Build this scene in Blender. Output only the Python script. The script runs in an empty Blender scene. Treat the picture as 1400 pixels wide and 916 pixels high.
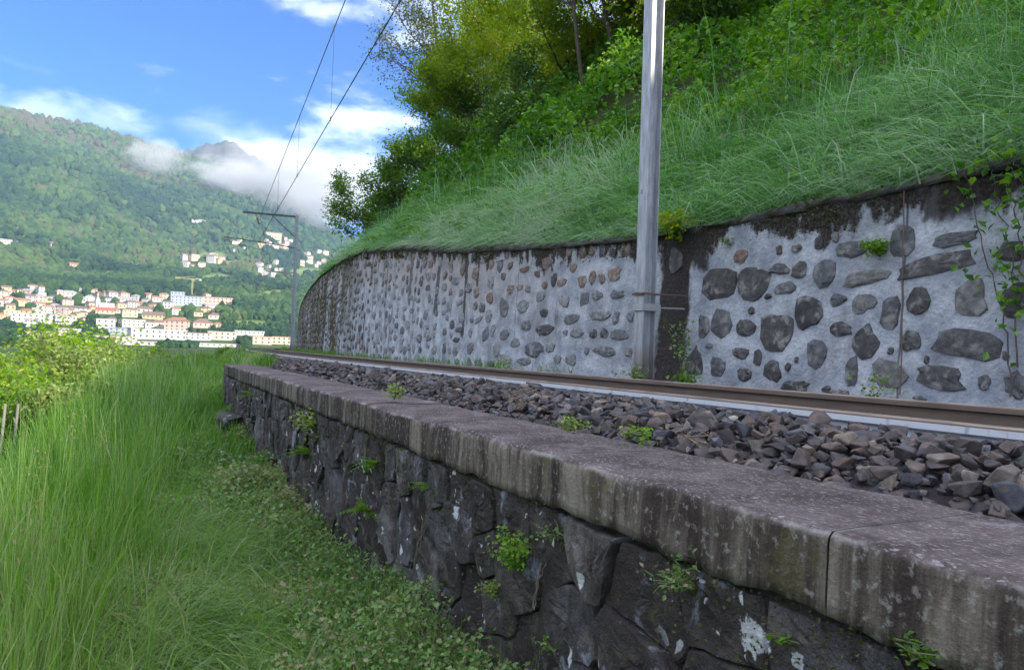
import bpy, bmesh, math, random
import numpy as np
from mathutils import Vector, Matrix
random.seed(7); rng = np.random.default_rng(11)
SC = bpy.context.scene; COL = SC.collection
PI = math.pi
# ------------------------------------------------------------------ camera
# world: +Y runs along the railway, +X to its right, z = 0 is the eye level of the photographer
YAW, PITCH, ROLL, FPX = math.radians(26.57), math.radians(1.51), math.radians(2.0), 1010.0
Fv = np.array([math.sin(YAW)*math.cos(PITCH), math.cos(YAW)*math.cos(PITCH), math.sin(PITCH)])
R0 = np.array([math.cos(YAW), -math.sin(YAW), 0.0]); U0 = np.cross(R0, Fv)
Xc = math.cos(ROLL)*R0 + math.sin(ROLL)*U0
Yc = -math.sin(ROLL)*R0 + math.cos(ROLL)*U0
cam = bpy.data.cameras.new('camera'); camo = bpy.data.objects.new('camera', cam); COL.objects.link(camo)
cam.sensor_width = 36.0; cam.lens = 36.0*FPX/1400; cam.clip_start = 0.05; cam.clip_end = 30000
camo.matrix_world = Matrix(((Xc[0], Yc[0], -Fv[0], 0), (Xc[1], Yc[1], -Fv[1], 0), (Xc[2], Yc[2], -Fv[2], 0), (0, 0, 0, 1)))
SC.camera = camo

def ray(u, v):
    d = Fv*FPX + Xc*(u-700) + Yc*(458-v)
    return d/np.linalg.norm(d)
def proj(P):
    P = np.asarray(P, float); z = P@Fv
    z = np.where(z < 1e-6, 1e-6, z)
    return 700 + FPX*(P@Xc)/z, 458 - FPX*(P@Yc)/z, P@Fv

# ------------------------------------------------------------------ light
SUN_AZ, SUN_EL = math.radians(152), math.radians(18.6)      # azimuth clockwise from +Y
SKY_STRENGTH, SUN_STRENGTH, EXPOSURE = 0.15, 2.2, 2.45
SC.view_settings.view_transform = 'Standard'; SC.view_settings.look = 'None'
SC.view_settings.exposure = EXPOSURE; SC.view_settings.gamma = 1; SC.view_settings.use_curve_mapping = False
sl = bpy.data.lights.new('sun', 'SUN'); slo = bpy.data.objects.new('sun', sl); COL.objects.link(slo)
sl.energy = SUN_STRENGTH; sl.angle = math.radians(0.5); sl.color = (1.0, 0.90, 0.74)
SUNV = Vector((math.sin(SUN_AZ)*math.cos(SUN_EL), math.cos(SUN_AZ)*math.cos(SUN_EL), math.sin(SUN_EL)))
slo.rotation_euler = SUNV.to_track_quat('Z', 'Y').to_euler(); slo.location = (60, -60, 60)
W = bpy.data.worlds.new('World'); SC.world = W; W.use_nodes = True

class NT:
    """small node-tree writer"""
    def __init__(s, tree): s.t = tree; s.t.nodes.clear()
    def n(s, typ, ins=None, out=0, **kw):
        nd = s.t.nodes.new(typ)
        for k, v in kw.items(): setattr(nd, k, v)
        for k, v in (ins or {}).items(): s.put(nd.inputs[k], v)
        return nd.outputs[out] if out is not None else nd
    def put(s, sock, v):
        if isinstance(v, bpy.types.NodeSocket): s.t.links.new(v, sock)
        elif isinstance(v, (tuple, list)) and len(v) == 3 and sock.type == 'RGBA': sock.default_value = (*v, 1)
        else: sock.default_value = v
    def m(s, op, a, b=0.0, c=None, clamp=False):
        ins = {0: a, 1: b}
        if c is not None: ins[2] = c
        return s.n('ShaderNodeMath', ins, operation=op, use_clamp=clamp)
    def mixc(s, f, a, b, blend='MIX'):
        nd = s.n('ShaderNodeMix', None, None, data_type='RGBA', blend_type=blend)
        s.put(nd.inputs[0], f); s.put(nd.inputs[6], a); s.put(nd.inputs[7], b)
        return nd.outputs[2]
    def ramp(s, f, stops, interp='LINEAR'):
        nd = s.n('ShaderNodeValToRGB', {0: f}, None); e = nd.color_ramp.elements; nd.color_ramp.interpolation = interp
        while len(e) < len(stops): e.new(0.5)
        for el, (p, c) in zip(e, stops):
            el.position = p; el.color = (*c, 1) if not isinstance(c, (int, float)) else (c, c, c, 1)
        return nd.outputs[0]
    def step(s, x, lo, hi):
        nd = s.n('ShaderNodeMapRange', {0: x, 1: lo, 2: hi, 3: 0.0, 4: 1.0}, None, interpolation_type='SMOOTHSTEP', clamp=True)
        return nd.outputs[0]
    def noise(s, vec, scale, detail=4, rough=.55, dist=0.0):
        return s.n('ShaderNodeTexNoise', {'Vector': vec, 'Scale': scale, 'Detail': detail, 'Roughness': rough, 'Distortion': dist})
    def scl(s, vec, k):
        return s.n('ShaderNodeVectorMath', {0: vec, 1: k}, operation='MULTIPLY')

# sky: Nishita daylight with clouds laid over it by direction
nt = NT(W.node_tree)
sky = nt.n('ShaderNodeTexSky', None, None)
sky.sky_type = 'NISHITA'; sky.sun_disc = False; sky.sun_elevation = SUN_EL; sky.sun_rotation = SUN_AZ
sky.altitude = 300; sky.air_density = 1.0; sky.dust_density = 0.35; sky.ozone_density = 2.2
skyc = nt.n('ShaderNodeHueSaturation', {'Saturation': 1.12, 'Value': 1.0, 'Color': sky.outputs[0]})
skyc = nt.mixc(1.0, skyc, (.032, .122, .255), 'MULTIPLY')
dirv = nt.n('ShaderNodeTexCoord', None, None).outputs['Generated']
sep = nt.n('ShaderNodeSeparateXYZ', {0: dirv}, None)
az = nt.m('ARCTAN2', sep.outputs[0], sep.outputs[1]); el = nt.m('ARCSINE', sep.outputs[2])
def azel(u, v):
    d = ray(u, v); return math.atan2(d[0], d[1]), math.asin(d[2])
cn = nt.noise(nt.scl(dirv, (1, 1, 2.4)), 9.0, 7, .62, .3)
cn2 = nt.noise(nt.scl(dirv, (1, 1, 2.6)), 3.2, 5, .55, .2)
wob = nt.m('MULTIPLY', nt.m('SUBTRACT', cn, .5), 2.6)
mask = None
for (u, v, wu, hv, amt) in [(510, 168, 95, 22, 1.0), (452, 15, 95, 30, .75), (560, 55, 70, 13, .55), (590, 5, 110, 42, .8), (85, 155, 160, 34, .55),
                            (25, 88, 90, 18, .22), (430, 262, 235, 112, .82), (330, 185, 110, 40, .35), (300, 270, 110, 60, .7), (560, 240, 220, 60, .5), (-170, 40, 190, 40, .5), (-400, 120, 260, 60, .6)]:
    a0, e0 = azel(u, v); a1, _ = azel(u+wu, v); _, e1 = azel(u, v-hv)
    qa = nt.m('DIVIDE', nt.m('SUBTRACT', az, a0), a1-a0); qe = nt.m('DIVIDE', nt.m('SUBTRACT', el, e0), e1-e0)
    rr = nt.m('SQRT', nt.m('ADD', nt.m('MULTIPLY', qa, qa), nt.m('MULTIPLY', qe, qe)))
    bl = nt.m('MULTIPLY', nt.step(nt.m('ADD', nt.m('SUBTRACT', 1.0, rr), nt.m('MULTIPLY', wob, 1.25)), -.1, 1.05), amt*.5)
    mask = bl if mask is None else nt.m('MAXIMUM', mask, bl)
# the rest of the sky: denser cloud added out of view to brighten the shade
gen = nt.m('MULTIPLY', nt.step(nt.m('ADD', nt.m('MULTIPLY', cn2, .75), nt.m('MULTIPLY', cn, .25)), .40, .56), .92)
acam = nt.n('ShaderNodeVectorMath', {0: dirv, 1: tuple(ray(330, 250))}, 1, operation='DOT_PRODUCT')
inview = nt.step(acam, math.cos(math.radians(36)), math.cos(math.radians(24)))
gen = nt.m('MULTIPLY', gen, nt.m('SUBTRACT', 1.0, inview))
mask = nt.m('MAXIMUM', mask, gen)
mask = nt.m('MULTIPLY', mask, nt.step(el, -.02, .03))
cloudc = nt.mixc(nt.step(cn, .35, .7), (2.6, 2.75, 3.2), (4.4, 4.4, 4.6))
fin = nt.mixc(mask, skyc, cloudc)
bg = nt.n('ShaderNodeBackground', {'Color': fin, 'Strength': SKY_STRENGTH})
nt.n('ShaderNodeOutputWorld', {'Surface': bg}, None)

# ------------------------------------------------------------------ helpers
def hash3(ix, iy, iz, seed):
    h = (ix.astype(np.int64)*374761393 + iy.astype(np.int64)*668265263 + iz.astype(np.int64)*1274126177 + seed*974634541) & 0xffffffff
    h = ((h ^ (h >> 13))*1274126177) & 0xffffffff
    h = ((h ^ (h >> 16))*2246822519) & 0xffffffff
    return ((h ^ (h >> 15)) & 0xffffff)/float(0xffffff)*2-1
def vn(x, y, z=0.0, seed=0):
    x, y, z = np.broadcast_arrays(np.asarray(x, float), np.asarray(y, float), np.asarray(z, float))
    ix, iy, iz = np.floor(x), np.floor(y), np.floor(z); fx, fy, fz = x-ix, y-iy, z-iz
    fx, fy, fz = [f*f*f*(f*(f*6-15)+10) for f in (fx, fy, fz)]
    r = 0
    for a in (0, 1):
        for b in (0, 1):
            for c in (0, 1):
                w = (fx if a else 1-fx)*(fy if b else 1-fy)*(fz if c else 1-fz)
                r = r + w*hash3(ix+a, iy+b, iz+c, seed)
    return r
def fbm(x, y, z=0.0, octv=4, seed=0):
    r = 0; a = 1.0; f = 1.0; t = 0
    for i in range(octv):
        r = r + a*vn(np.asarray(x)*f, np.asarray(y)*f, np.asarray(z)*f, seed+i); t += a; a *= .5; f *= 2.03
    return r/t

def mesh_np(name, V, Fs, mat=None, attrs=None, smooth=False):
    """V (n,3); Fs = list of (m,k) index arrays"""
    me = bpy.data.meshes.new(name)
    V = np.asarray(V, np.float32); me.vertices.add(len(V)); me.vertices.foreach_set('co', V.ravel())
    Fs = [np.asarray(f, np.int32) for f in Fs if len(f)]
    nl = sum(f.size for f in Fs); npoly = sum(len(f) for f in Fs)
    me.loops.add(nl); me.polygons.add(npoly)
    me.loops.foreach_set('vertex_index', np.concatenate([f.ravel() for f in Fs]))
    tot = np.concatenate([np.full(len(f), f.shape[1], np.int32) for f in Fs])
    me.polygons.foreach_set('loop_start', np.concatenate([[0], np.cumsum(tot)[:-1]]).astype(np.int32))
    me.polygons.foreach_set('use_smooth', np.full(npoly, bool(smooth)))
    for k, a in (attrs or {}).items():
        a = np.asarray(a, np.float32)
        at = me.attributes.new(k, 'FLOAT', 'POINT'); at.data.foreach_set('value', a.ravel())
    me.update(calc_edges=True)
    if mat: me.materials.append(mat)
    return me
def link(name, me, parent=None, loc=None):
    o = bpy.data.objects.new(name, me); COL.objects.link(o)
    if parent is not None: o.parent = parent
    if loc is not None: o.location = loc
    return o
def tag(o, label=None, cat=None, group=None, kind=None):
    if label: o['label'] = label
    if cat: o['category'] = cat
    if group: o['group'] = group
    if kind: o['kind'] = kind
    return o
def empty(name, loc, rz=0):
    o = bpy.data.objects.new(name, None); COL.objects.link(o); o.location = loc; o.rotation_euler = (0, 0, rz); o.empty_display_size = .1
    return o
def children(o): return [c for c in bpy.data.objects if c.parent is o]
def copy_tree(o, parent=None):
    c = o.copy(); COL.objects.link(c)
    if parent is not None: c.parent = parent
    for ch in children(o): copy_tree(ch, c)
    return c

class Geo:
    """gathers pieces that become ONE mesh"""
    def __init__(s): s.V = []; s.T = []; s.Q = []; s.R = []; s.n = 0
    def add(s, V, T=None, Q=None, rnd=0.0):
        V = np.asarray(V, float)
        if T is not None and len(T): s.T.append(np.asarray(T)+s.n)
        if Q is not None and len(Q): s.Q.append(np.asarray(Q)+s.n)
        s.V.append(V); s.R.append(np.broadcast_to(np.asarray(rnd, float), (len(V),))); s.n += len(V)
    def box(s, c, h, rz=0.0, rnd=0.0):
        c = np.asarray(c, float); co, si = math.cos(rz), math.sin(rz)
        B = np.array([[x, y, z] for z in (-1, 1) for y in (-1, 1) for x in (-1, 1)], float)*np.asarray(h, float)
        B = np.stack([B[:, 0]*co-B[:, 1]*si, B[:, 0]*si+B[:, 1]*co, B[:, 2]], 1)+c
        s.add(B, None, [[0, 2, 3, 1], [4, 5, 7, 6], [0, 1, 5, 4], [2, 6, 7, 3], [0, 4, 6, 2], [1, 3, 7, 5]], rnd)
    def tube(s, P, r, n=6, rnd=0.0, cap=True):
        P = np.asarray(P, float); m = len(P); r = np.broadcast_to(np.asarray(r, float), (m,))
        T = np.gradient(P, axis=0); T /= np.linalg.norm(T, axis=1)[:, None]+1e-12
        ref = np.where(np.abs(T[:, 2:3]) > .9, np.array([[1., 0, 0]]), np.array([[0, 0, 1.]]))
        A = np.cross(T, ref); A /= np.linalg.norm(A, axis=1)[:, None]+1e-12; B = np.cross(T, A)
        th = np.arange(n)/n*2*PI
        V = (P[:, None]+r[:, None, None]*(np.cos(th)[None, :, None]*A[:, None]+np.sin(th)[None, :, None]*B[:, None])).reshape(-1, 3)
        i = np.arange(m-1)[:, None]*n; j = np.arange(n)[None]; k = (j+1) % n
        Q = np.stack([i+j, i+k, i+n+k, i+n+j], -1).reshape(-1, 4)
        T3 = []
        if cap:
            V = np.concatenate([V, P[:1], P[-1:]]); a = m*n
            T3 = [[a, (q+1) % n, q] for q in range(n)] + [[a+1, (m-1)*n+q, (m-1)*n+(q+1) % n] for q in range(n)]
        s.add(V, T3, Q, rnd)
    def prof(s, pts, path, rnd=0.0):
        """closed profile pts (k,2) given per path station as (k,3) array list"""
        st = np.asarray(path, float); m, k = st.shape[:2]
        i = np.arange(m-1)[:, None]*k; j = np.arange(k)[None]; q = (j+1) % k
        s.add(st.reshape(-1, 3), None, np.stack([i+j, i+q, i+k+q, i+k+j], -1).reshape(-1, 4), rnd)
    def mesh(s, name, mat, smooth=False, extra=None):
        V = np.concatenate(s.V); at = {'rnd': np.concatenate(s.R)}
        if extra: at.update(extra)
        return mesh_np(name, V, ([np.concatenate(s.T)] if s.T else [])+([np.concatenate(s.Q)] if s.Q else []), mat, at, smooth)
    def obj(s, name, mat, parent=None, smooth=False, loc=None): return link(name, s.mesh(name, mat, smooth), parent, loc)

# curved railway coordinates: s along the track, d to its right
S0, RAD = 2.0, 330.0
def trk(s, d, z=0.0):
    s, d, z = np.broadcast_arrays(np.asarray(s, float), np.asarray(d, float), np.asarray(z, float))
    ph = np.maximum(s-S0, 0)/RAD
    x = np.where(s > S0, RAD-(RAD-d)*np.cos(ph), d); y = np.where(s > S0, S0+(RAD-d)*np.sin(ph), s)
    return np.stack([x, y, z], -1)
def untrk(x, y):
    x = np.asarray(x, float); y = np.asarray(y, float)
    dx, dy = RAD-x, y-S0; ph = np.arctan2(dy, dx)
    return np.where(y > S0, S0+ph*RAD, y), np.where(y > S0, RAD-np.hypot(dx, dy), x)
def heading(s): return -max(s-S0, 0)/RAD      # rotation about z that turns +Y into the track direction
WALL_D = 5.7
def wall_top(s): return np.interp(s, [-60, 7.1, 7.7, 8.4, 9.6, 11.6, 14.6, 19.2, 25.2, 30, 37, 43.5, 55, 61, 67, 76, 140], [1.55, 1.57, 1.58, 1.63, 1.72, 1.90, 2.19, 2.78, 3.36, 3.5, 3.55, 3.38, 2.95, 2.3, 1.4, .6, .3])
def wall_d(z): return WALL_D+.05*(np.asarray(z)+.35)
def wall_hit(u, v, dd=None):
    r = ray(u, v); t = np.linspace(1.0, 95, 9401); P = r[None]*t[:, None]
    s, d = untrk(P[:, 0], P[:, 1]); D = wall_d(P[:, 2]) if dd is None else dd
    k = np.argmax(d >= D)
    return float(s[k]), float(P[k, 2])
def hill_z(s, d):
    s = np.asarray(s, float); d = np.asarray(d, float)
    e = np.maximum(d-6.15, 0)
    up = np.where(e < 21, .84*e, .84*21+.10*(e-21))
    f = np.interp(s, [-100, 30, 70, 140, 220], [1, 1, .86, .7, .6])
    return wall_top(s)-.03+up*f+.35*fbm(s*.22, d*.3, 0, 3, 5)*np.clip(e/2.5, 0, 1)
def terr_z(s, d):
    """grassy terrace left of the railway, then the bank falling to the left"""
    s = np.asarray(s, float); d = np.asarray(d, float)
    base = np.interp(s, [-60, 5.5, 8, 11, 13, 17, 26, 45, 75, 200], [-1.48, -1.48, -1.43, -1.36, -1.20, -1.04, -1.0, -1.02, -1.1, -1.15])
    e = np.maximum(-.55-d, 0)
    return base-np.minimum(.62*e*np.clip(e/1.2, .25, 1), 11.3)+.05*fbm(s*.8, d*.8, 0, 3, 2)
# ------------------------------------------------------------------ materials
def new_mat(name):
    m = bpy.data.materials.new(name); m.use_nodes = True
    return m, NT(m.node_tree)
def finish(t, col, rough=.85, bump=None, bstr=.5, bdist=.01, spec=.3, metal=0.0, normal=None):
    ins = {'Base Color': col, 'Roughness': rough, 'Specular IOR Level': spec, 'Metallic': metal}
    if bump is not None: ins['Normal'] = t.n('ShaderNodeBump', {'Height': bump, 'Strength': bstr, 'Distance': bdist})
    b = t.n('ShaderNodeBsdfPrincipled', ins); t.n('ShaderNodeOutputMaterial', {'Surface': b}, None)
def pos(t): return t.n('ShaderNodeNewGeometry', None, None).outputs['Position']
def attr(t, k): return t.n('ShaderNodeAttribute', None, None, attribute_name=k).outputs['Fac']
def rnd_of(t, mode): return attr(t, 'rnd') if mode == 'attr' else t.n('ShaderNodeObjectInfo', None, None).outputs['Random']

def leaf_mat(name, stops, trans=.35, rough=.42, spec=.5, mode='attr'):
    m, t = new_mat(name); c = t.ramp(attr(t, 'rnd'), stops)
    c = t.mixc(t.m('MULTIPLY', t.noise(pos(t), .9, 3), .6), c, t.n('ShaderNodeHueSaturation', {'Saturation': 1.05, 'Value': .72, 'Color': c}))
    p = t.n('ShaderNodeBsdfPrincipled', {'Base Color': c, 'Roughness': rough, 'Specular IOR Level': spec})
    tr = t.n('ShaderNodeBsdfTranslucent', {'Color': t.n('ShaderNodeHueSaturation', {'Hue': .485, 'Saturation': 1.15, 'Value': 1.5, 'Color': c})})
    t.n('ShaderNodeOutputMaterial', {'Surface': t.n('ShaderNodeMixShader', {0: trans, 1: p, 2: tr})}, None)
    return m
def plain(name, col, rough=.7, metal=0.0, spec=.4, var=.25, scale=8.0, bdist=.002):
    m, t = new_mat(name); tc = t.n('ShaderNodeTexCoord', None, None).outputs['Object']
    n = t.noise(tc, scale, 5)
    c = t.mixc(n, tuple(x*(1-var) for x in col), tuple(min(1, x*(1+var)) for x in col))
    finish(t, c, rough, n, .4, bdist, spec, metal); return m

def rock_mat(name, stops, mode, bd=.006, sc=1.0, extra=None):
    m, t = new_mat(name); p = pos(t); r = rnd_of(t, mode)
    c = t.ramp(r, stops)
    n1 = t.noise(p, 14*sc, 6, .65); n2 = t.noise(p, 70*sc, 4, .6)
    c = t.mixc(t.step(n1, .35, .7), t.n('ShaderNodeHueSaturation', {'Value': .62, 'Color': c}), t.n('ShaderNodeHueSaturation', {'Value': 1.25, 'Color': c}))
    if extra: c = extra(t, p, c, n1, n2)
    n3 = t.noise(p, 260*sc, 3, .6); h = t.m('ADD', n1, t.m('ADD', t.m('MULTIPLY', n2, .6), t.m('MULTIPLY', n3, .25)))
    c = t.mixc(t.m('MULTIPLY', t.step(n3, .5, .68), .35), c, t.n('ShaderNodeHueSaturation', {'Value': 1.9, 'Saturation': .8, 'Color': c}))
    finish(t, c, t.m('ADD', .55, t.m('MULTIPLY', n2, .35)), h, .8, bd, .4); return m

BAL = [(0, (.034, .029, .030)), (.2, (.072, .056, .054)), (.38, (.060, .060, .074)), (.54, (.108, .080, .068)), (.66, (.062, .058, .058)), (.78, (.145, .105, .085)), (.88, (.088, .094, .112)), (.96, (.21, .165, .125)), (1, (.30, .27, .23))]
def rusty(t, p, c, n1, n2): return t.mixc(t.m('MULTIPLY', t.step(t.noise(p, 22, 5), .56, .72), .55), c, (.13, .075, .05))
M = {}
M['ballast_one'] = rock_mat('ballast_rock', BAL, 'obj', .004, 1.6, rusty)
M['ballast_mass'] = rock_mat('ballast_rock_mass', BAL, 'attr', .004, 1.6, rusty)

def early_low(u, v):
    r = ray(u, v); return r*(1.27/r[0])
LICHEN = [(early_low(1030, 872), .045), (early_low(1088, 905), .02), (early_low(795, 790), .025), (early_low(545, 752), .03), (early_low(672, 868), .022), (early_low(623, 700), .03)]
def dark_lichen(t, p, c, n1, n2):
    q = t.scl(p, (1.2, 1.2, .8))
    w = t.noise(q, 6.0, 6, .66, .5); g = t.noise(t.scl(p, (1, 1, 1)), 2.3, 3)
    c = t.mixc(t.m('MULTIPLY', t.step(t.noise(t.scl(p, (1, 1, .45)), 3.4, 6, .7, .6), .40, .58), .9), c, (.030, .021, .019))
    c = t.mixc(t.m('MULTIPLY', t.step(t.noise(p, 5.2, 6, .72, .4), .55, .66), .6), c, (.15, .125, .10))
    c = t.mixc(t.step(w, .575, .67), c, (.19, .20, .235))
    c = t.mixc(t.m('MULTIPLY', t.step(n1, .57, .66), t.step(g, .42, .62)), c, (.075, .07, .028))
    for (lp, lr) in LICHEN:
        dv = t.n('ShaderNodeVectorMath', {0: p, 1: tuple(lp)}, 1, operation='DISTANCE')
        c = t.mixc(t.m('MULTIPLY', t.step(t.m('ADD', dv, t.m('MULTIPLY', t.m('SUBTRACT', t.noise(p, 24, 5, .7), .5), lr*2.2)), lr, lr*.8), .9), c, (.60, .60, .62))
    sp = t.noise(p, 17, 2, .4, .7)
    c = t.mixc(t.m('MULTIPLY', t.step(sp, .66, .70), t.step(t.noise(p, 1.7, 2), .46, .58)), c, (.55, .55, .57))
    return c
M['dark_stone'] = rock_mat('dark_wall_stone', [(0, (.038, .030, .030)), (.3, (.072, .058, .056)), (.55, (.105, .098, .110)), (.75, (.060, .046, .042)), (.9, (.14, .135, .150)), (1, (.19, .165, .140))], 'obj', .030, .8, dark_lichen)
M['dark_mortar'] = rock_mat('dark_wall_bedding', [(0, (.026, .020, .020)), (1, (.026, .020, .020))], 'obj', .02, 1.0, dark_lichen)

# light masonry: mortar
def wall_mask(t):
    al, be = attr(t, 'along'), attr(t, 'below'); return al, be
m, t = new_mat('wall_mortar'); M['mortar'] = m
p = pos(t); al, be = wall_mask(t)
cv = t.n('ShaderNodeCombineXYZ', {0: al, 1: be, 2: 0.0})
n1 = t.noise(cv, 3.2, 6, .62); n2 = t.noise(cv, 26, 6, .65); n3 = t.noise(t.scl(cv, (1.0, .22, 1)), 2.6, 6, .62, .35)
c = t.mixc(t.step(n1, .32, .68), (.27, .295, .34), (.56, .575, .60))
c = t.mixc(t.m('MULTIPLY', t.step(n2, .46, .66), .6), c, (.27, .285, .315))
far = t.step(al, 13.0, 24.0)
pk = t.m('MULTIPLY', t.step(be, 1.75, .5), t.step(al, 8.0, 15.0))
c = t.mixc(t.m('MULTIPLY', pk, t.m('MULTIPLY', n1, .95)), c, (.36, .265, .22))
dirt = t.noise(cv, 1.15, 6, .68, .3)
c = t.mixc(t.m('MULTIPLY', t.step(dirt, .48, .64), .55), c, (.20, .195, .19))
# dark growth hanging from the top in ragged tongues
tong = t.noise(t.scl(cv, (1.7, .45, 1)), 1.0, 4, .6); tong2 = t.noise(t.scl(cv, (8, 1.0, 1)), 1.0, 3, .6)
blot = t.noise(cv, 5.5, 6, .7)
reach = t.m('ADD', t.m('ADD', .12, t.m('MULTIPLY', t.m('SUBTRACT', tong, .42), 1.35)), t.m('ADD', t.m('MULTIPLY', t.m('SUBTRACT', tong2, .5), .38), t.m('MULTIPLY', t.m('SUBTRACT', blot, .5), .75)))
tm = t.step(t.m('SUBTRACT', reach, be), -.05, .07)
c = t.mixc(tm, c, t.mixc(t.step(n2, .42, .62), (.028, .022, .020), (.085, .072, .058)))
# long runs of water stain, stronger toward the far end
run = t.m('MULTIPLY', t.step(n3, t.m('SUBTRACT', .62, t.m('MULTIPLY', far, .13)), .70), t.m('ADD', .45, t.m('MULTIPLY', far, .5)))
c = t.mixc(run, c, (.060, .050, .048))
moss = t.m('MULTIPLY', t.step(al, 24, 31), t.step(t.noise(t.scl(cv, (.5, .35, 1)), 1.3, 5, .6), .38, .52))
c = t.mixc(moss, c, t.mixc(n2, (.03, .026, .022), (.085, .095, .022)))
STAINS = []
# named dark places on the wall: (along, half width, from below, to below, colour mix)
def stain(a0, hw, b0, b1, k, edge=.25):
    global c
    wv = t.m('MULTIPLY', t.m('SUBTRACT', t.noise(t.scl(cv, (3, 1.6, 1)), 1.7, 5, .65), .5), edge*2.6)
    sx = t.step(t.m('ADD', t.m('ABSOLUTE', t.m('SUBTRACT', al, a0)), wv), hw, hw*.72)
    sy = t.m('MULTIPLY', t.step(t.m('ADD', be, wv), b1, b1-.12), t.step(t.m('ADD', be, wv), b0-.1, b0))
    c = t.mixc(t.m('MULTIPLY', t.m('MULTIPLY', sx, sy), k), c, t.mixc(t.step(n2, .38, .66), (.024, .019, .018), (.062, .048, .040)))
a_l, _ = wall_hit(898, 420); a_r, _ = wall_hit(946, 420)
stain((a_l+a_r)/2, abs(a_l-a_r)/2, -.3, 2.4, .97, .16)
a_l, _ = wall_hit(900, 340); a_r, _ = wall_hit(975, 340)
stain((a_l+a_r)/2, abs(a_l-a_r)/2, -.3, .55, .95, .2)
a0, _ = wall_hit(1262, 330); stain(a0-.18, .24, -.3, .42, .9, .12)
a0, _ = wall_hit(1330, 300); stain(a0, .30, -.3, .36, .95, .12)
for (u, v, hw, b1, k, lean) in [(638, 380, .10, 1.9, .85, 0), (600, 370, .13, 1.6, .8, 0), (655, 360, .06, 1.0, .8, 0), (1236, 380, .012, 2.2, .7, 0), (706, 420, .012, 1.8, .6, 0), (560, 400, .14, 1.6, .7, 0)]:
    a0, _ = wall_hit(u, v); stain(a0, hw, -.3, b1, k, .0 if hw < .02 else .09)
foot = t.step(t.m('ADD', be, t.m('MULTIPLY', n1, .3)), t.m('ADD', attr(t, 'hgt'), -.02), t.m('ADD', attr(t, 'hgt'), .16))
c = t.mixc(t.m('MULTIPLY', foot, .5), c, (.16, .17, .16))
finish(t, c, .9, t.m('ADD', n1, t.m('MULTIPLY', n2, .8)), .9, .03, .2)

def stone_extra(t, p, c, n1, n2):
    w = t.noise(t.scl(p, (1, 1, 1)), 7, 5, .6, .4)
    c = t.mixc(t.m('MULTIPLY', t.step(w, .52, .66), .65), c, (.30, .29, .27))
    return t.mixc(t.m('MULTIPLY', t.step(n2, .6, .72), .5), c, (.035, .03, .03))
GREYS = [(0, (.060, .056, .058)), (.3, (.095, .090, .088)), (.5, (.135, .135, .145)), (.68, (.080, .072, .066)), (.85, (.17, .165, .16)), (1, (.21, .20, .185))]
PALE = [(0, (.14, .14, .145)), (.5, (.20, .205, .215)), (1, (.26, .255, .25))]
TAN = [(0, (.17, .105, .082)), (.4, (.235, .16, .125)), (.7, (.135, .092, .084)), (1, (.29, .22, .175))]
M['wall_stone'] = rock_mat('wall_stone_grey', GREYS, 'obj', .014, 1.0, stone_extra)
M['wall_stone_pale'] = rock_mat('wall_stone_pale', PALE, 'obj', .012, 1.0, stone_extra)
M['wall_stone_tan'] = rock_mat('wall_stone_tan', TAN, 'obj', .012, 1.0, stone_extra)
M['wall_stone_mass'] = rock_mat('wall_stone_mass', [(0, (.05, .04, .04)), (.4, (.11, .10, .10)), (.7, (.20, .125, .10)), (1, (.17, .165, .17))], 'attr', .012, 1.0, stone_extra)

# ledge on top of the light wall
m, t = new_mat('wall_ledge'); M['ledge'] = m
p = pos(t); n1 = t.noise(p, 3.1, 6, .65); n2 = t.noise(p, 19, 5, .6)
c = t.mixc(t.step(n1, .36, .62), (.030, .026, .024), (.085, .08, .078))
c = t.mixc(t.step(t.noise(p, 5.5, 5), .50, .60), c, t.mixc(n2, (.020, .018, .012), (.060, .062, .016)))
finish(t, c, .92, t.m('ADD', n1, n2), .9, .03, .2)

# weathered concrete coping
m, t = new_mat('coping_concrete'); M['coping'] = m
p = pos(t); N = t.n('ShaderNodeNewGeometry', None, None).outputs['Normal']
nz = t.n('ShaderNodeSeparateXYZ', {0: N}, None).outputs[2]
n1 = t.noise(p, 4.0, 6, .66); n2 = t.noise(p, 40, 5, .68); n3 = t.noise(p, 130, 4, .6)
wide = t.noise(t.scl(p, (1, .8, 1)), 2.1, 5, .6, .4)
top = t.mixc(t.step(n1, .34, .66), (.058, .043, .040), (.145, .115, .112))
fl = t.noise(t.scl(p, (2.6, 1.0, 1)), 62, 5, .7, .3)
top = t.mixc(t.m('MULTIPLY', t.step(fl, .53, .64), .8), top, (.37, .34, .345))
top = t.mixc(t.m('MULTIPLY', t.step(t.noise(t.scl(p, (2.2, .5, 1)), 11, 6, .7), .54, .66), .6), top, (.050, .038, .042))
top = t.mixc(t.m('MULTIPLY', t.step(n3, .55, .68), .6), top, (.045, .034, .036))
top = t.mixc(t.m('MULTIPLY', t.step(wide, .64, .72), t.m('ADD', .15, t.m('MULTIPLY', n2, .7))), top, (.44, .43, .46))
sv = t.scl(p, (1, 1, .13))
st1 = t.noise(sv, 8.5, 6, .66, .25); st2 = t.noise(t.scl(p, (1, 1, .2)), 30, 5, .6); big = t.noise(t.scl(p, (1, 1, .4)), 1.25, 3, .5)
fr = t.mixc(t.step(t.m('ADD', t.m('MULTIPLY', st1, .72), t.m('MULTIPLY', big, .34)), .46, .66), (.042, .030, .026), (.24, .205, .165))
fr = t.mixc(t.m('MULTIPLY', t.step(st2, .50, .66), .6), fr, (.068, .050, .040))
fr = t.mixc(t.m('MULTIPLY', t.step(n2, .54, .66), .55), fr, (.34, .325, .29))
fr = t.mixc(t.m('MULTIPLY', t.step(n1, .58, .66), .55), fr, (.085, .075, .028))
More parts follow.
